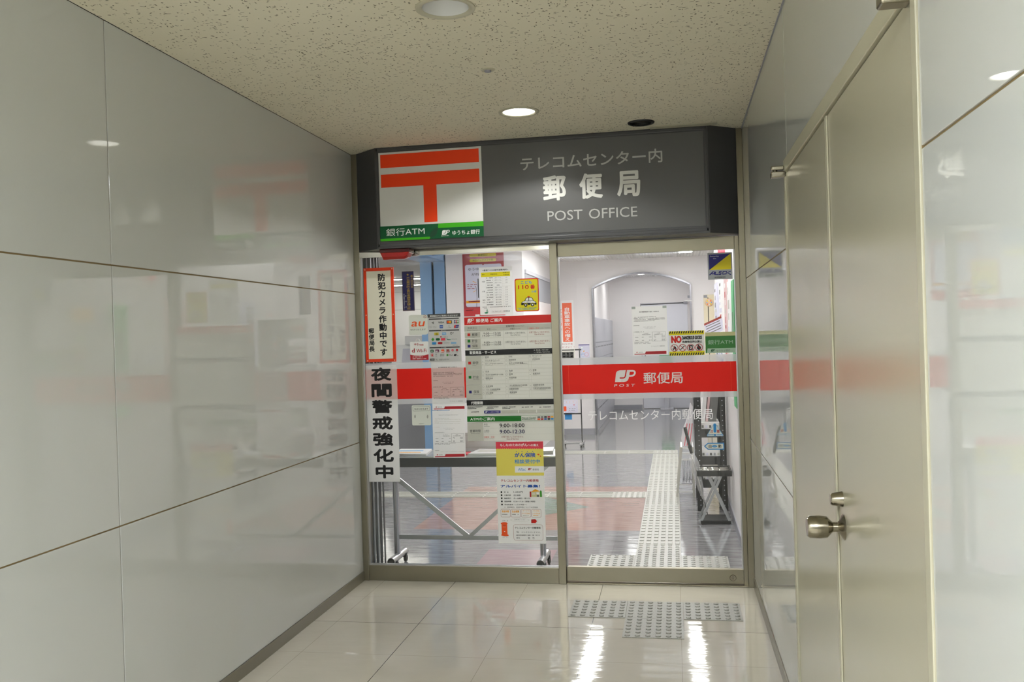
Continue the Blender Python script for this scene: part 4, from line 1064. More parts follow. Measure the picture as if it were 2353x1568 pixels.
sh.face(Sheet.rr(cx - .008, Z0 + .021, cx + .008, Z1 - .006, .0075), 'sky', sh.yy()); sh.disc(1305, 340, 8, 'sky')
sh.put('注', X0 + .021, Z0 + .019, cx - .011, Z0 + .038, 'crimson', .02); sh.put('意', cx + .010, Z0 + .019, X1 - .020, Z0 + .038, 'crimson', .02)
sh.gk(1250, 1298, 335, 7, 'sky', .95); sh.gk(1316, 1364, 335, 7, 'sky', .95)
sh.done('warning_sticker', 'pale triangular warning sticker with blue exclamation mark', 'sticker')
X0, X1, Z0, Z1 = 2.093, 2.2085, .791, .8305
sh = Sheet(X0, X1, Z0, Z1, D - .0004, .001, [(0, 0), (158, -3), (158, 51), (0, 51)], 'sky'); sh.b.bm.clear(); sh.b.mats = []
zc = (Z0 + Z1) / 2
arrow = [(X0, zc), (X0 + .022, Z1), (X1, Z1), (X1, Z0), (X0 + .022, Z0)]
sh.b.prism(arrow, 'y', D - .0004, D + .0006, pm('sky'))
sh.face([(X0 + .007, zc), (X0 + .0245, Z1 - .005), (X1 - .005, Z1 - .005), (X1 - .005, Z0 + .005), (X0 + .0245, Z0 + .005)], 'mint', sh.yy())
sh.put('自', X0 + .027, zc - .009, X0 + .043, zc + .009, 'black', .015); sh.put('動', X1 - .034, zc - .009, X1 - .016, zc + .009, 'black', .015); sh.disc(83, 25, 21, 'sky', ry=9); sh.disc(83, 25, 14, 'lblue', ry=4)
sh.done('arrow_sticker', 'small blue-edged arrow sticker reading 自動 on the door', 'sticker')

# ================================================================ tactile tiles
def tile_mesh(dots, k):
    b = B(); s = .2985 / 2
    b.box(-s, s, -s, s, 0, .0025, k, .0006)
    if dots:
        for i in range(6):
            for j in range(6):
                b.lathe([(.0135, .0), (.0125, .0035), (.0095, .005), (0, .0052)], (-.125 + i * .05, -.125 + j * .05, .0025), (0, 0, 1), k, 12)
    else:
        for i in range(6):
            for j in range(3):
                b.box(-.125 + i * .05 - .0155, -.125 + i * .05 + .0155, -.1 + j * .1 - .028, -.1 + j * .1 + .028, .0024, .0072, k, .002)
    return b
def bars_mesh(k):
    b = B(); s = .2985 / 2
    b.box(-s, s, -s, s, 0, .0025, k, .0006)
    for i in range(4): b.box(-.1125 + i * .075 - .013, -.1125 + i * .075 + .013, -.143, .143, .0024, .0074, k, .002)
    return b
def put_tile(src, x, y, label, group, rot=0):
    o = src.copy(); COL.objects.link(o); o.location = (x, y, 0.0005); o.rotation_euler = (0, 0, rot)
    if group: o['group'] = group
    elif 'group' in o: del o['group']
    o['label'] = label
    return o
d0 = build('tactile_tile', tile_mesh(True, M_TACT)); tag(d0, 'x', 'tactile tile')
xs = [1.508, 1.801, 2.088]
for i, (x, y, lab) in enumerate(((1.4965, -.4735, 'grey dotted tactile tile at left end of the row outside the door'), (1.7965, -.4735, 'grey dotted tactile tile in the middle of the row outside the door'), (2.0965, -.4735, 'grey dotted tactile tile at right end of the row outside the door'), (1.7965, -.7735, 'grey dotted tactile tile forming the stem, nearest to the viewer outside'))):
    if i == 0: d0.location = (x, y, .0005); d0['label'] = lab
    else: put_tile(d0, x, y, lab, None)
dm = build('tactile_tile', tile_mesh(True, M_TACT2)); tag(dm, 'x', 'tactile tile')
bm_ = build('tactile_tile', tile_mesh(False, M_TACT2)); tag(bm_, 'x', 'tactile tile')
br_ = build('tactile_tile', bars_mesh(M_TACT2)); tag(br_, 'x', 'tactile tile')
for i, (x, lab) in enumerate(((1.496, 'left end'), (1.795, 'middle'), (2.094, 'right end'))):
    lb = 'pale dotted tactile tile at the %s of the row just inside the door' % lab
    if i == 0: dm.location = (x, .569, .0005); dm['label'] = lb
    else: put_tile(dm, x, .569, lb, None)
first = True
for i in range(8):
    y = .569 + .2995 * (i + 1)
    if i == 0: put_tile(dm, 1.795, y, 'pale dotted tactile tile in the path, directly behind the inside row', None)
    elif i in (6, 7): put_tile(dm, 1.795, y, 'pale dotted tactile tile in the path in front of the crossing', 'dotted path tiles at the near crossing')
    else:
        lb, gp = 'pale block-patterned tactile tile in the path between door and near crossing', 'block tiles of the near path'
        if first: bm_.location = (1.795, y, .0005); tag(bm_, lb, None, gp); first = False
        else: put_tile(bm_, 1.795, y, lb, gp)
for i in range(9):
    put_tile(bm_, 1.795, .569 + .2995 * (i + 9), 'pale block-patterned tactile tile in the path beyond the near crossing', 'block tiles of the far path')
put_tile(dm, 1.795, 6.0, 'pale dotted tactile tile at the far end of the path', None)
first = True
for i in range(9):
    x = 1.795 - .2995 * (i + 1)
    if i == 0: put_tile(dm, x, 2.996, 'pale dotted tactile tile starting the near cross row left of the path', None)
    else:
        lb, gp = 'pale bar-patterned tactile tile in the near cross row', 'bar tiles of the near cross row'
        if first: br_.location = (x, 2.996, .0005); br_.rotation_euler = (0, 0, math.pi / 2); tag(br_, lb, None, gp); first = False
        else: put_tile(br_, x, 2.996, lb, gp, math.pi / 2)
for i in range(5): put_tile(br_, 1.795 - .2995 * (i + 1), 6.0, 'pale bar-patterned tactile tile in the far cross row', 'bar tiles of the far cross row', math.pi / 2)

# ================================================================ lobby furniture
# writing desk behind the left pane
dk = thing('writing_desk', 'long wheeled steel writing desk with black edge behind the left pane', 'desk', (.62, .36, 0))
YD0, YD1 = .19, .53
b = B(); b.box(.085, 1.205, YD0, YD1, .732, .742, M_ALU, .002); build('tabletop', b, dk)
build('apron', B().box(.09, 1.2, YD0 + .004, YD0 + .022, .674, .7315, M_DARK), dk)
for i, x in enumerate((.108, 1.078)):
    b = B(); b.box(x - .018, x - .001, .345, .375, .08, .7315, M_ALU, .003); b.box(x + .004, x + .017, .345, .375, .08, .7315, M_LGREY, .002); build('leg_post', b, dk)
    b = B(); b.tube([(x, .215, .062), (x, .52, .062)], .0235, M_ALU, 16); f = build('foot_tube', b, dk)
    for y in (.2145, .5205):
        b = B(); b.lathe([(0, .006), (.02, .006), (.0245, 0), (0, 0)], (x, y, .062), (0, -1 if y < .4 else 1, 0), M_RUBBER, 16); build('end_cap', b, f)
    for y in (.27, .47):
        b = B(); b.box(x + .006, x + .028, y - .014, y + .014, .03, .06, M_DARK, .003); b.lathe([(0, -.009), (.021, -.009), (.024, -.005), (.024, .005), (.021, .009), (0, .009)], (x + .018, y + .006, .0245), (1, 0, 0), M_RUBBER, 18); build('caster', b, f)
b = B(); b.box(.094, 1.172, .352, .358, .178, .206, M_ALU, .002); build('cross_rail', b, dk)
b = B(); b.bar((.112, .348, .588), (.592, .348, .200), .03, .010, M_ALU); build('brace', b, dk)
b = B(); b.bar((1.165, .338, .695), (.60, .338, .200), .024, .010, M_ALU); build('brace', b, dk)
# papers and card on the desk
def flat(name, pts, z, h, k, label, cat, marks=()):
    b = B(); b.prism(pts, 'z', z, z + h, k)
    for q, c in marks: b.poly([(p[0], p[1], z + h + .0004) for p in q], pm(c))
    cx = sum(p[0] for p in pts) / len(pts); cy = sum(p[1] for p in pts) / len(pts)
    return tag(build(name, b, None, (cx, cy, z)), label, cat)
flat('form_stack', [(0.120, 0.236), (0.360, 0.231), (0.330, 0.483), (0.110, 0.493)], .7425, .012, M_PLAST, 'stack of white forms with blue and yellow print at the left of the desk', 'papers',
     [([(0.135, 0.283), (0.310, 0.283), (0.300, 0.315), (0.133, 0.315)], 'amber'), ([(0.130, 0.357), (0.300, 0.357), (0.295, 0.409), (0.128, 0.409)], 'lblue')])
flat('form_stack', [(0.640, 0.210), (0.900, 0.221), (0.880, 0.409), (0.660, 0.452)], .7425, .014, M_PLAST, 'stack of white forms in the middle of the desk, beside the pink slips', 'papers', [([(0.680, 0.283), (0.800, 0.283), (0.800, 0.367), (0.680, 0.367)], 'lgrey')])
flat('form_stack', [(1.020, 0.252), (1.170, 0.283), (1.150, 0.483), (1.030, 0.462)], .7425, .018, M_PLAST, 'stack of white forms at the right end of the desk', 'papers')
flat('slip_pad', [(0.550, 0.242), (0.625, 0.242), (0.625, 0.347), (0.550, 0.347)], .7425, .008, pm('pinkred'), 'small pad of pink slips on the desk', 'papers')
t = thing('acrylic_stand', 'white acrylic card holder standing on the desk behind the board', 'card holder', (.66, .46, .7425))
build('base', B().box(.5, .84, .44, .50, .7425, .7465, M_PLAST, .001), t)
sh = Sheet(.5, .84, .7466, .86, .47, .003, [(0, 0), (1, 0), (1, 1), (0, 1)], M_PLAST); sh.fr(.06, .15, .94, .85, 'lgrey', .0015, .012)
sh.t('行先', .25, .4, .36, .55, 'lgrey'); sh.done('card', None, None, parent=t)

# folded grille gate behind the left pane
M_GATE = mat('gate_grey', (104, 104, 106), .4, .5)
gt = thing('folding_gate', 'folded grey metal grille gate standing at the left behind the glass', 'gate', (.02, .2, 0))
build('guide_post', B().box(-.06, -.01, .06, .2, 0, 2.55, M_LGREY, .003), gt)
for i in range(12):
    b = B(); x = .0 + i * .0088; y = .08 + .03 * (i % 3)
    b.bar((x, y, .06), (x + .001, y, 2.5), .0062 if i % 3 else .003, .016, M_GATE if i % 3 else M_LGREY)
    build('grille_bar', b, gt)
build('back_plate', B().box(-.009, .104, .165, .17, .62, 2.5, M_GATE), gt)
build('bottom_runner', B().box(-.009, .083, .07, .19, .004, .04, M_DARK, .004), gt)

# maroon parcel poster on the wall left of the counter
sh = Sheet(-.56, -.052, 1.75, 2.532, 5.337, .002, [(25, 95), (945, 55), (1005, 1500), (65, 1535)], 'maroon')
sh.r(185, 145, 786, 212, 'mustard', rd=.018).t('郵便窓口', 378, 146, 590, 186, 'black', .006).r(187, 258, 788, 326, 'mustard', rd=.018).t('ゆうパックスマホ割', 262, 264, 716, 306, 'black', .004)
sh.r(84, 385, 905, 1326, 'lav', rd=.025).pl([(470, 368), (520, 366), (490, 396)], 'maroon')
sh.t('ゆうゆうポイント', 158, 450, 820, 518, 'black', .004).t('が貯まる', 232, 566, 600, 630, 'black', .004)
sh.pl([(262, 742), (345, 780), (345, 790), (262, 756)], 'amber').pl([(268, 985), (335, 950), (335, 960), (272, 994)], 'amber')
for i, y in enumerate((818, 862, 906)): sh.gk(140, 350 - i * 25, y, 20, 'maroon')
sh.r(372, 690, 392, 1120, 'black').st([(335, 870), (345, 950), (360, 1110), (350, 1330)], 8, 'black').r(112, 1186, 960, 1242, 'amber').r(168, 1190, 800, 1222, 'maroon').gk(180, 780, 1196, 16, 'lav')
sh.r(62, 1362, 1000, 1535, mat('print_poster_red', (196, 44, 52), .4)).gk(105, 280, 1394, 16, 'white').r(320, 1490, 420, 1534, 'white')
sh.done('parcel_poster', 'maroon parcel-service poster with yellow pills on the far white wall', 'poster')
# counter hatch
b = B(); b.box(.1702, .19, 5.5, 7.95, 2.255, 2.30, M_LGREY); b.box(.1702, .176, 5.5, 7.95, 1.95, 2.255, M_GREYP)
struct('trim_8', b)
tag(build('counter_shelf', B().box(.171, .34, 5.6, 7.9, .98, 1.02, M_CREAM, .004), None, (.25, 6.7, .98)), 'pale counter shelf under the hatch at the far wall', 'counter')

# banner, card on the arch wall
sh = Sheet(.02, .475, 1.20, 2.004, AY - .003, .002, [(0, 0), (1, 0), (1, 1), (0, 1)], 'white')
def wx(x): return (x - .02) / .455
def wz(z): return (2.004 - z) / .804
sh.r(wx(.307), wz(1.967), wx(.449), wz(1.386), mat('print_banner_orange', (242, 106, 66), .4))
sh.tv('自動車事故への備え', wx(.330), wz(1.90), wx(.424), wz(1.395), 'white', .015)
sh.tv('郵便局の', wx(.212), wz(1.885), wx(.298), wz(1.53), 'salmon', .02).tv('自', wx(.05), wz(1.885), wx(.14), wz(1.80), 'salmon', .02)
sh.t('ぜひ、カタログを', wx(.10), wz(1.366), wx(.45), wz(1.338), 'crimson', .01).t('お持ちください！！', wx(.12), wz(1.322), wx(.47), wz(1.294), 'crimson', .01)
sh.done('car_insurance_banner', 'white wall banner with orange panel and vertical white lettering', 'banner')
sh = Sheet(.535, .697, 1.12, 1.34, AY - .012, .01, [(0, 0), (1, 0), (1, 1), (0, 1)], 'lav')
sh.r(0, 0, 1, .06, 'navy').disc(.3, .22, .12, 'lblue').disc(.3, .22, .10, 'white').pl([(.4, .45), (.55, .4), (.5, .52)], 'amber').ring(.4, .7, .18, .02, 'lblue').ring(.72, .68, .18, .02, 'pinkred').t('窓口', .2, .62, .55, .7, 'sky')
sh.done('leaflet_card', 'small pale blue card on the wall beside the arch', 'card')

# black notice stand
ns = thing('notice_stand', 'thin black notice stand on casters left of the arch', 'notice stand', (.575, 6.6, 0))
for x in (.452, .698):
    b = B(); b.tube([(x, 6.6, .06), (x, 6.6, 1.30)], .0075, M_BLACKM, 8); build('post', b, ns)
b = B(); b.tube([(.448, 6.592, .44), (.702, 6.592, .44)], .009, M_BLACKM, 8); build('crossbar', b, ns)
b = B(); b.tube([(.452, 6.6, 1.288), (.72, 6.6, 1.288)], .008, M_BLACKM, 8); build('crossbar', b, ns)
for x in (.452, .698):
    b = B(); b.box(x - .02, x + .02, 6.42, 6.78, .035, .062, M_ALU, .006); f = build('foot', b, ns)
    for y in (6.45, 6.75):
        b = B(); b.lathe([(0, -.01), (.0165, -.01), (.0165, .01), (0, .01)], (x, y, .017), (1, 0, 0), M_RUBBER, 12); build('caster', b, f)
build('lower_bar', B().box(.46, .69, 6.59, 6.61, .035, .062, M_ALU, .004), ns)
sh = Sheet(.45, .655, .452, .73, 6.578, .002, [(0, 0), (1, 0), (1, 1), (0, 1)], 'lav')
for i in range(4): sh.r(.08, .1 + i * .07, .12, .13 + i * .07, 'black', False).gk(.18, .75, .1 + i * .07, .025, 'grey')
for i in range(4): sh.fr(.06 + i * .22, .42, .26 + i * .22, .54, 'amber', .0015, .004)
sh.r(.08, .68, .26, .92, 'orange', rd=.006).fr(.36, .72, .92, .94, 'brown', .001, .006).r(.72, .6, .8, .64, 'red').gk(.42, .86, .78, .03).gk(.42, .86, .86, .03)
sh.done('job_flyer', 'white flyer with red postbox on the black notice stand', 'poster')
sh = Sheet(.455, .638, 1.168, 1.30, 6.56, .002, [(0, 0), (1, 0), (1, 1), (0, 1)], 'lgrey')
sh.r(.05, .04, .95, .16, 'dgrey').r(.08, .28, .92, .9, 'dgrey')
for i in range(3): sh.r(.12 + i * .28, .34, .32 + i * .28, .56, 'lgrey', False).r(.12 + i * .28, .64, .32 + i * .28, .84, 'silver', False)
sh.done('equipment_card', 'grey picture card of machine panels at the top of the notice stand', 'card')
tag(build('blue_sheet', B().box(.475, .57, 6.612, 6.614, .36, .62, pm('sky')), None, (.52, 6.613, .36)), 'blue sheet hanging behind the flyer on the notice stand', 'card')

# lockers in the alcove
lk = thing('post_locker_bank', 'grey bank of post boxes along the left side of the arched alcove', 'lockers', (.71, 10.3, 0))
build('carcass', B().box(.7005, .74, 8.25, 12.45, 0, 1.75, M_LGREY, .003), lk)
for r_, (z0, z1) in enumerate(((1.36, 1.745), (1.12, 1.35), (.88, 1.11), (.64, .87), (.40, .63), (.1, .39))):
    n = 2 if r_ else 1
    for c_ in range(7 if r_ else 2):
        L = 4.2 / (7 if r_ else 2); y0 = 8.25 + c_ * L
        b = B(); b.box(.7402, .752, y0 + .006, y0 + L - .006, z0, z1, M_LGREY, .002)
        if r_:
            for q in range(5): b.box(.7522, .7535, y0 + .06 + q * .1, y0 + .10 + q * .1, z1 - .07, z1 - .05, M_DARK)
        build('box_door', b, lk)
# alcove back door
M_ADF = M_DARK
ad = struct('door_3', B().box(1.29, 2.23, 12.475, 12.4995, 0, 2.072, M_WHITEW))
build('leaf', B().box(1.315, 2.205, 12.455, 12.4698, .01, 2.05, mat('alcove_door_paint', (226, 226, 234), .4), .002), ad)
b = B(); b.box(1.303, 1.313, 12.468, 12.4748, .01, 2.06, M_GREYP); b.box(1.303, 2.21, 12.468, 12.4748, 2.052, 2.06, M_GREYP); b.tube([(1.315, 12.44, 2.035), (2.20, 12.44, 2.045)], .007, M_DARK, 8); b.box(2.13, 2.21, 12.42, 12.454, 2.02, 2.07, M_GREYP, .004); build('closer_arm', b, ad)
b = B(); b.lathe([(0, .07), (.025, .07), (.03, .05), (.015, .03), (.015, .01), (.03, 0), (0, 0)], (1.40, 12.455, 1.0), (0, -1, 0), M_CHROME, 16); build('door_knob', b, ad)
b = B(); b.box(1.365, 1.38, 12.44, 12.454, .99, 1.05, M_DARK); build('lock_plate', b, ad)
# green bin-like box in the alcove
t = thing('green_box', 'green box standing in the alcove behind the notice on the door', 'box', (1.76, 12.2, 0))
build('stand_pole', B().box(1.72, 1.80, 12.2, 12.24, .03, .66, M_LGREY), t)
build('base', B().box(1.64, 1.89, 12.05, 12.38, 0, .03, M_LGREY, .004), t)
b = B(); b.box(1.645, 1.895, 12.08, 12.35, .66, 1.045, mat('green_plastic', (40, 150, 90), .4), .008); build('body', b, t)
b = B(); b.box(1.86, 1.90, 12.16, 12.19, 1.05, 1.34, mat('green_plastic', (40, 150, 90), .4), .003); build('upright_label', b, t)
# intercom on the arch's right jamb
t = thing('jamb_sensor', 'small grey sensor on the right jamb of the arch', 'sensor', (2.165, AY - .02, 1.96))
build('body', B().box(2.145, 2.18, AY - .045, AY - .036, 1.97, 2.01, M_GREYP, .003), t); build('bracket', B().box(2.10, 2.20, AY - .036, AY - .028, 1.925, 1.94, M_PLAST, .002), t)

# cream door and round ornament right of the arch
cd = struct('door_4', B().box(2.372, 3.15, AY - .02, AY, 0, 2.01, M_CREAM, .002))
build('leaf', B().box(2.442, 3.09, AY - .03, AY - .0205, .01, 1.97, M_CREAM, .002), cd)
build('door_gap', B().box(2.430, 2.440, AY - .0235, AY - .0202, .01, 1.97, M_GAP), cd)
tag(build('room_plate', B().box(2.374, 2.426, AY - .026, AY - .0205, 1.965, 2.005, M_GREYP, .001), None, (2.4, AY - .026, 1.965)), 'small grey room plate at the top corner of the cream door frame', 'sign')
OY = AY - .0306
t = thing('round_ornament', 'round peach ornament with coloured dots hanging on the cream door', 'wall ornament', (2.449, OY, 1.895))
b = B(); b.lathe([(0, .012), (.050, .012), (.058, .006), (.058, 0), (0, 0)], (2.449, OY, 1.895), (0, -1, 0), mat('peach_card', (240, 196, 150), .5), 28); build('disc', b, t)
b = B()
for i in range(8):
    a = i * math.pi / 4; b.lathe([(0, .0015), (.0095, .0015), (.0095, 0), (0, 0)], (2.449 + .032 * math.cos(a), OY - .0122, 1.895 + .032 * math.sin(a)), (0, -1, 0), pm(('lblue', 'salmon', 'lav', 'yellow')[i % 4]), 10)
build('dots', b, t)

# hanging posters along the right wall
def wallposter(name, y0, y1, z0, z1, base, label, cat, lines, th=.012, off=0.0):
    b = B(); x = W - off
    b.box(x - th, x - .0005, y0, y1, z0, z1, base if not isinstance(base, str) else pm(base), .001)
    for (u0, u1, v0, v1, c) in lines:   # u along y from far to near, v down
        ya, yb = y1 - (y1 - y0) * u0, y1 - (y1 - y0) * u1
        za, zb = z1 - (z1 - z0) * v0, z1 - (z1 - z0) * v1
        b.poly([(x - th - .0006, ya, za), (x - th - .0006, yb, za), (x - th - .0006, yb, zb), (x - th - .0006, ya, zb)], pm(c))
    return tag(build(name, b, None, (x, (y0 + y1) / 2, z0)), label, cat)
def rnd(n, cols, v0=.05, v1=.95):
    o = []
    for i in range(n):
        v = v0 + (v1 - v0) * i / n
        u = random.uniform(.08, .3); o.append((u, u + random.uniform(.2, .6), v, v + (v1 - v0) / n * random.uniform(.4, .8), random.choice(cols)))
    return o
wallposter('wall_poster', 3.50, 3.93, .95, 1.86, 'white', 'white wall poster farthest along the right wall just before the cream door', 'poster', rnd(12, ['lgrey', 'salmon', 'lav', 'grey']))
wallposter('wall_poster', 2.92, 3.42, .95, 1.92, 'lav', 'pale lilac wall poster with grey print on the right wall', 'poster', rnd(14, ['grey', 'lgrey', 'dgrey']), .03)
wallposter('wall_poster', 2.20, 2.80, 1.10, 1.93, 'white', 'white wall poster with red and blue print above the black rack', 'poster', rnd(14, ['red', 'blue', 'black', 'grey', 'lav']), .02)
wallposter('wall_poster', 1.75, 2.12, 1.02, 1.90, 'pinkish', 'pinkish wall poster next to the green strip on the right wall', 'poster', rnd(12, ['salmon', 'white', 'lgrey', 'crimson']), .012)
wallposter('wall_poster', 1.36, 1.70, .98, 1.85, 'white', 'plain white wall poster left of the green strip', 'poster', rnd(8, ['lgrey', 'lav']), .012)
wallposter('green_strip_banner', .97, 1.20, .95, 1.83, 'emer', 'tall bright green strip banner on the right wall near the glass', 'banner', [(.3, .6, .25, .55, 'dgreen'), (.3, .6, .6, .8, 'dgreen'), (.86, 1.0, 0, 1, 'pgreen')], .012)
wallposter('wall_poster', .50, .80, 1.40, 1.80, 'ivory', 'cream wall poster with orange blocks nearest the glass', 'poster', [(.1, .9, .02, .25, 'amber'), (.2, .8, .35, .42, 'grey'), (.2, .8, .55, .62, 'leaf'), (.1, .9, .78, .95, 'amber')], .008)
wallposter('wall_poster', .45, .82, 1.0, 1.36, 'white', 'small white notice below the cream poster nearest the glass', 'poster', rnd(7, ['yellow', 'lgrey', 'leaf', 'grey']), .008)
b = B(); b.tube([(2.30, 1.5, 2.04), (2.30, 1.5, 2.5)], .028, mat('pink_tube', (224, 80, 96), .4), 16)
tag(build('pink_tube', b, None, (2.30, 1.5, 2.04)), 'pink tube hanging above the security sticker inside the lobby', 'tube')

# black slotted rack
rk = thing('leaflet_rack', 'black slotted steel leaflet rack against the right wall', 'rack', (2.21, 2.55, 0))
RX0, RX1, RY0, RY1 = 2.092, 2.335, 2.245, 2.86
for x in (RX0, RX1):
    for y in (RY0, RY1):
        sx = 1 if x == RX0 else -1; sy = 1 if y == RY0 else -1
        b = B(); b.prism([(x, y), (x + sx * .046, y), (x + sx * .046, y + sy * .004), (x + sx * .004, y + sy * .004), (x + sx * .004, y + sy * .046), (x, y + sy * .046)], 'z', 0, 1.10, M_BLACKM)
        for i in range(26):
            b.lathe([(0, .0006), (.0042, .0006), (.0042, 0)], (x + sx * .025, y - (.0001 if sy > 0 else -.0001), .05 + i * .041), (0, -sy, 0), M_LGREY, 8)
        build('post', b, rk)
for z in (.24, .43, .655):
    b = B(); b.box(RX0 + .005, RX1 - .005, RY0 + .006, RY1 - .006, z, z + .004, M_BLACKM); b.box(RX0 + .005, RX1 - .005, RY0 + .005, RY0 + .009, z - .048, z + .022, M_BLACKM); b.box(RX0 + .005, RX1 - .005, RY1 - .009, RY1 - .005, z - .03, z + .012, M_BLACKM)
    build('shelf', b, rk)
nm = {.43: ('on the second shelf', .07), .655: ('on the third shelf', .075), .24: ('on the lowest shelf', .05)}
for z, (w_, h_) in nm.items():
    b = B(); b.box(RX0 + .045, RX1 - .05, RY0 + .02, RY0 + .32, z + .0045, z + h_, M_PLAST, .002)
    for i in range(5): b.box(RX0 + .05 + i * .03, RX0 + .066 + i * .03, RY0 + .0192, RY0 + .0198, z + h_ * .4, z + h_ * .7, pm(('grey', 'lav', 'dgrey', 'silver', 'lgrey')[i]))
    tag(build('leaflet_stack', b, None, (2.2, RY0 + .15, z + .0045)), 'stack of white leaflets %s of the black rack' % w_, 'leaflets')
# leaflets leaning on the top stack
for i, (xa, xb, dx, zt, c, lab) in enumerate(((2.140, 2.172, .035, 1.07, 'white', 'white leaflet leaning in the top of the black rack'), (2.176, 2.196, .04, 1.06, 'pinkish', 'pink leaflet leaning in the top of the black rack'), (2.200, 2.262, .04, 1.05, 'grey', 'grey folder leaning in the top of the black rack'))):
    b = B(); b.prism([(xa, .732), (xb, .732), (xb + dx, zt), (xa + dx, zt)], 'y', 2.33, 2.52, pm(c))
    tag(build('leaning_leaflet', b, None, (xa, 2.42, .732)), lab, 'leaflet')
sh = Sheet(2.01, 2.25, 1.42, 1.66, 2.3, .003, [(0, 0), (1, 0), (1, 1), (0, 1)], 'lav'); sh.b.bm.clear(); sh.b.mats = []
sh.b.prism([(2.185, 1.545), (2.325, 1.605), (2.3555, 1.50), (2.205, 1.40)], 'y', 2.3, 2.303, pm('lav'))
sh.face([(2.185, 1.545), (2.325, 1.605), (2.329, 1.588), (2.189, 1.528)], 'brown', sh.yy())
for i in range(4): sh.face([(2.20 + i * .004, 1.515 - i * .02), (2.315 + i * .004, 1.564 - i * .02), (2.313 + i * .004, 1.571 - i * .02), (2.198 + i * .004, 1.522 - i * .02)], 'grey', sh.yy(False))
sh.done('tilted_flyer', 'tilted flyer with brown edge fixed to the right wall above the green bank sticker', 'flyer')

# umbrella stand
us = thing('umbrella_stand', 'small folding umbrella stand with black frame and chrome X legs', 'umbrella stand', (2.212, 1.84, 0))
UX0, UX1, UY0, UY1 = 2.081, 2.342, 1.70, 1.98
b = B(); b.box(UX0, UX1, UY0, UY0 + .012, .373, .416, M_BLACKM, .002); b.box(UX0, UX1, UY1 - .012, UY1, .373, .416, M_BLACKM, .002)
b.box(UX0, UX0 + .010, UY0 + .012, UY1 - .012, .378, .412, M_BLACKM); b.box(UX1 - .010, UX1, UY0 + .012, UY1 - .012, .378, .412, M_BLACKM)
build('top_frame', b, us)
b = B()
for i in range(1, 5): b.tube([(UX0 + .01, UY0 + i * .056, .405), (UX1 - .01, UY0 + i * .056, .405)], .0045, M_CHROME, 8)
for i in range(1, 3): b.tube([(UX0 + i * .087, UY0 + .012, .4095), (UX0 + i * .087, UY1 - .012, .4095)], .005, M_CHROME, 8)
build('grid', b, us)
for y in (UY0 + .02, UY1 - .035):
    for s_ in (0, 1):
        b = B(); yy = y + .007 * s_
        xa, xb = (2.095, 2.262) if s_ else (2.328, 2.165)
        b.bar((xa, yy, .004), (xb, yy, .372), .019, .005, M_ALU); build('leg', b, us)
build('drip_tray', B().box(2.105, 2.318, 1.735, 1.945, .018, .03, M_BLACKM, .004), us)
b = B(); b.box(2.10, 2.325, UY0 + .012, UY0 + .018, .006, .03, M_BLACKM); b.box(2.10, 2.325, UY1 - .024, UY1 - .018, .006, .03, M_BLACKM); build('foot_bar', b, us)
# umbrella leaning in the stand
um = thing('umbrella', 'clear vinyl umbrella with black handle leaning in the stand', 'umbrella', (2.14, 1.84, .2))
p0, p1 = Vector((2.155, 1.80, .06)), Vector((2.000, 1.80, .742))
d = (p1 - p0).normalized()
b = B(); b.tube([p0, p0 + d * .52], .004, M_CHROME, 8); build('shaft', b, um)
b = B()
def pt(t_): return p0 + (p1 - p0) * t_
b.tube([pt(.18), pt(.30), pt(.48), pt(.58), pt(.66), pt(.70)], [.010, .024, .034, .040, .028, .012], M_CLEARP, 10); build('canopy', b, um)
b = B(); b.tube([pt(.70), pt(.76), pt(.78), pt(.86), pt(.93), pt(.97), pt(1.0)], [.011, .014, .011, .012, .012, .014, .012], M_DARK, 12); build('handle', b, um)
b = B(); b.tube([pt(.76), pt(.785)], .0155, M_RUBBER, 12); build('collar', b, um)

# umbrella-bag dispenser
M_BAGF = mat('offwhite_frame_paint', (196, 194, 184), .4)
bd = thing('bag_dispenser', 'white wire-frame umbrella bag dispenser beside the tactile path', 'bag dispenser', (1.99, 3.05, 0))
for y in (2.88, 3.28):
    b = B(); b.bar((1.925, y, .0), (1.975, y, .45), .020, .018, M_BAGF); build('leg', b, bd)
    b = B(); b.bar((2.075, y, .0), (2.072, y, .45), .020, .018, M_BAGF); build('leg', b, bd)
b = B()
for z, xa in ((.05, 1.936), (.34, 1.966), (.44, 1.978)):
    b.box(xa, 2.07, 2.874, 2.886, z - .008, z + .008, M_PLAST); b.box(xa, 2.07, 3.274, 3.286, z - .008, z + .008, M_PLAST)
for z, x in ((.05, 1.93), (.05, 2.075), (.44, 1.974), (.44, 2.072)): b.box(x - .008, x + .008, 2.88, 3.28, z - .008, z + .008, M_PLAST)
build('frame_rails', b, bd)
b = B()
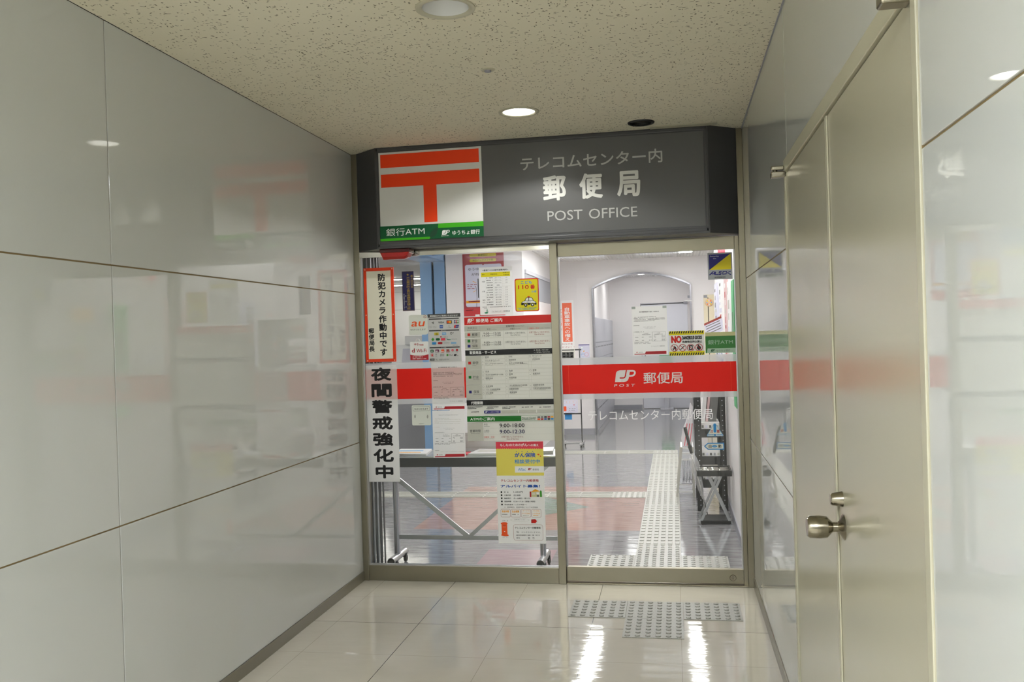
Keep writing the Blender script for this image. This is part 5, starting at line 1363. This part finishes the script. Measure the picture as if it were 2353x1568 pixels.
for i in range(7):
    x = 1.985 + i * .0135
    b.tube([(x, 2.90, .335), (x - .004, 2.90, .13 + .02 * (i % 2)), (x, 3.02, .12), (x, 3.02, .33)], .0025, M_GREYP, 6)
b.tube([(1.97, 2.90, .16), (2.07, 2.90, .16)], .003, M_GREYP, 6); b.tube([(1.965, 2.90, .12), (2.07, 2.90, .12)], .003, M_GREYP, 6)
build('wire_basket', b, bd)
t = thing('umbrella_bags', 'bundle of white and pink striped umbrella bags hanging on the dispenser', 'bags', (2.03, 2.95, .43))
pf = [(1.985, .452), (2.07, .452), (2.085, .80), (2.065, .84), (2.045, .74), (2.018, .66), (1.992, .60), (1.975, .52)]
b = B(); b.prism(pf, 'y', 2.90, 3.0, mat('bag_white', (238, 234, 238), .3)); build('bundle', b, t)
for x0 in (2.0, 2.022, 2.045):
    b = B(); b.poly([(x0, 2.8992, .46), (x0 + .006, 2.8992, .46), (x0 + .034, 2.8992, .66), (x0 + .028, 2.8992, .66)], pm('pinkred')); build('pink_stripe', b, t)

# cash machine in the side hall
am = thing('cash_machine', 'white cash machine standing beyond the blue portal', 'cash machine', (-1.45, 6.7, 0))
b = B(); b.box(-1.95, -1.18, 6.45, 7.05, 0, .78, M_GREYP, .01); build('cabinet', b, am)
b = B(); b.prism([(6.42, .781), (7.05, .781), (7.05, 1.42), (6.78, 1.42), (6.62, .98), (6.42, .90)], 'x', -1.93, -1.22, M_PLAST); build('console', b, am)
b = B(); b.prism([(6.60, .985), (6.612, .98), (6.762, 1.36), (6.75, 1.365)], 'x', -1.78, -1.38, mat('screen_grey', (206, 206, 220), .15)); build('screen', b, am)
build('top_box', B().box(-1.74, -1.3, 6.72, 7.02, 1.4205, 1.54, M_PLAST, .006), am)
t = thing('divider_panel', 'narrow white divider panel left of the cash machine', 'panel', (-2.1, 6.7, 0))
b = B(); b.prism([(6.35, .4), (7.1, .4), (7.1, 1.5), (6.9, 1.5), (6.35, 1.0)], 'x', -2.06, -2.03, M_PLAST); build('screen_panel', b, t)
build('foot', B().box(-2.09, -2.0, 6.4, 7.1, 0, .4, M_PLAST, .004), t)
bpy.context.view_layer.update()
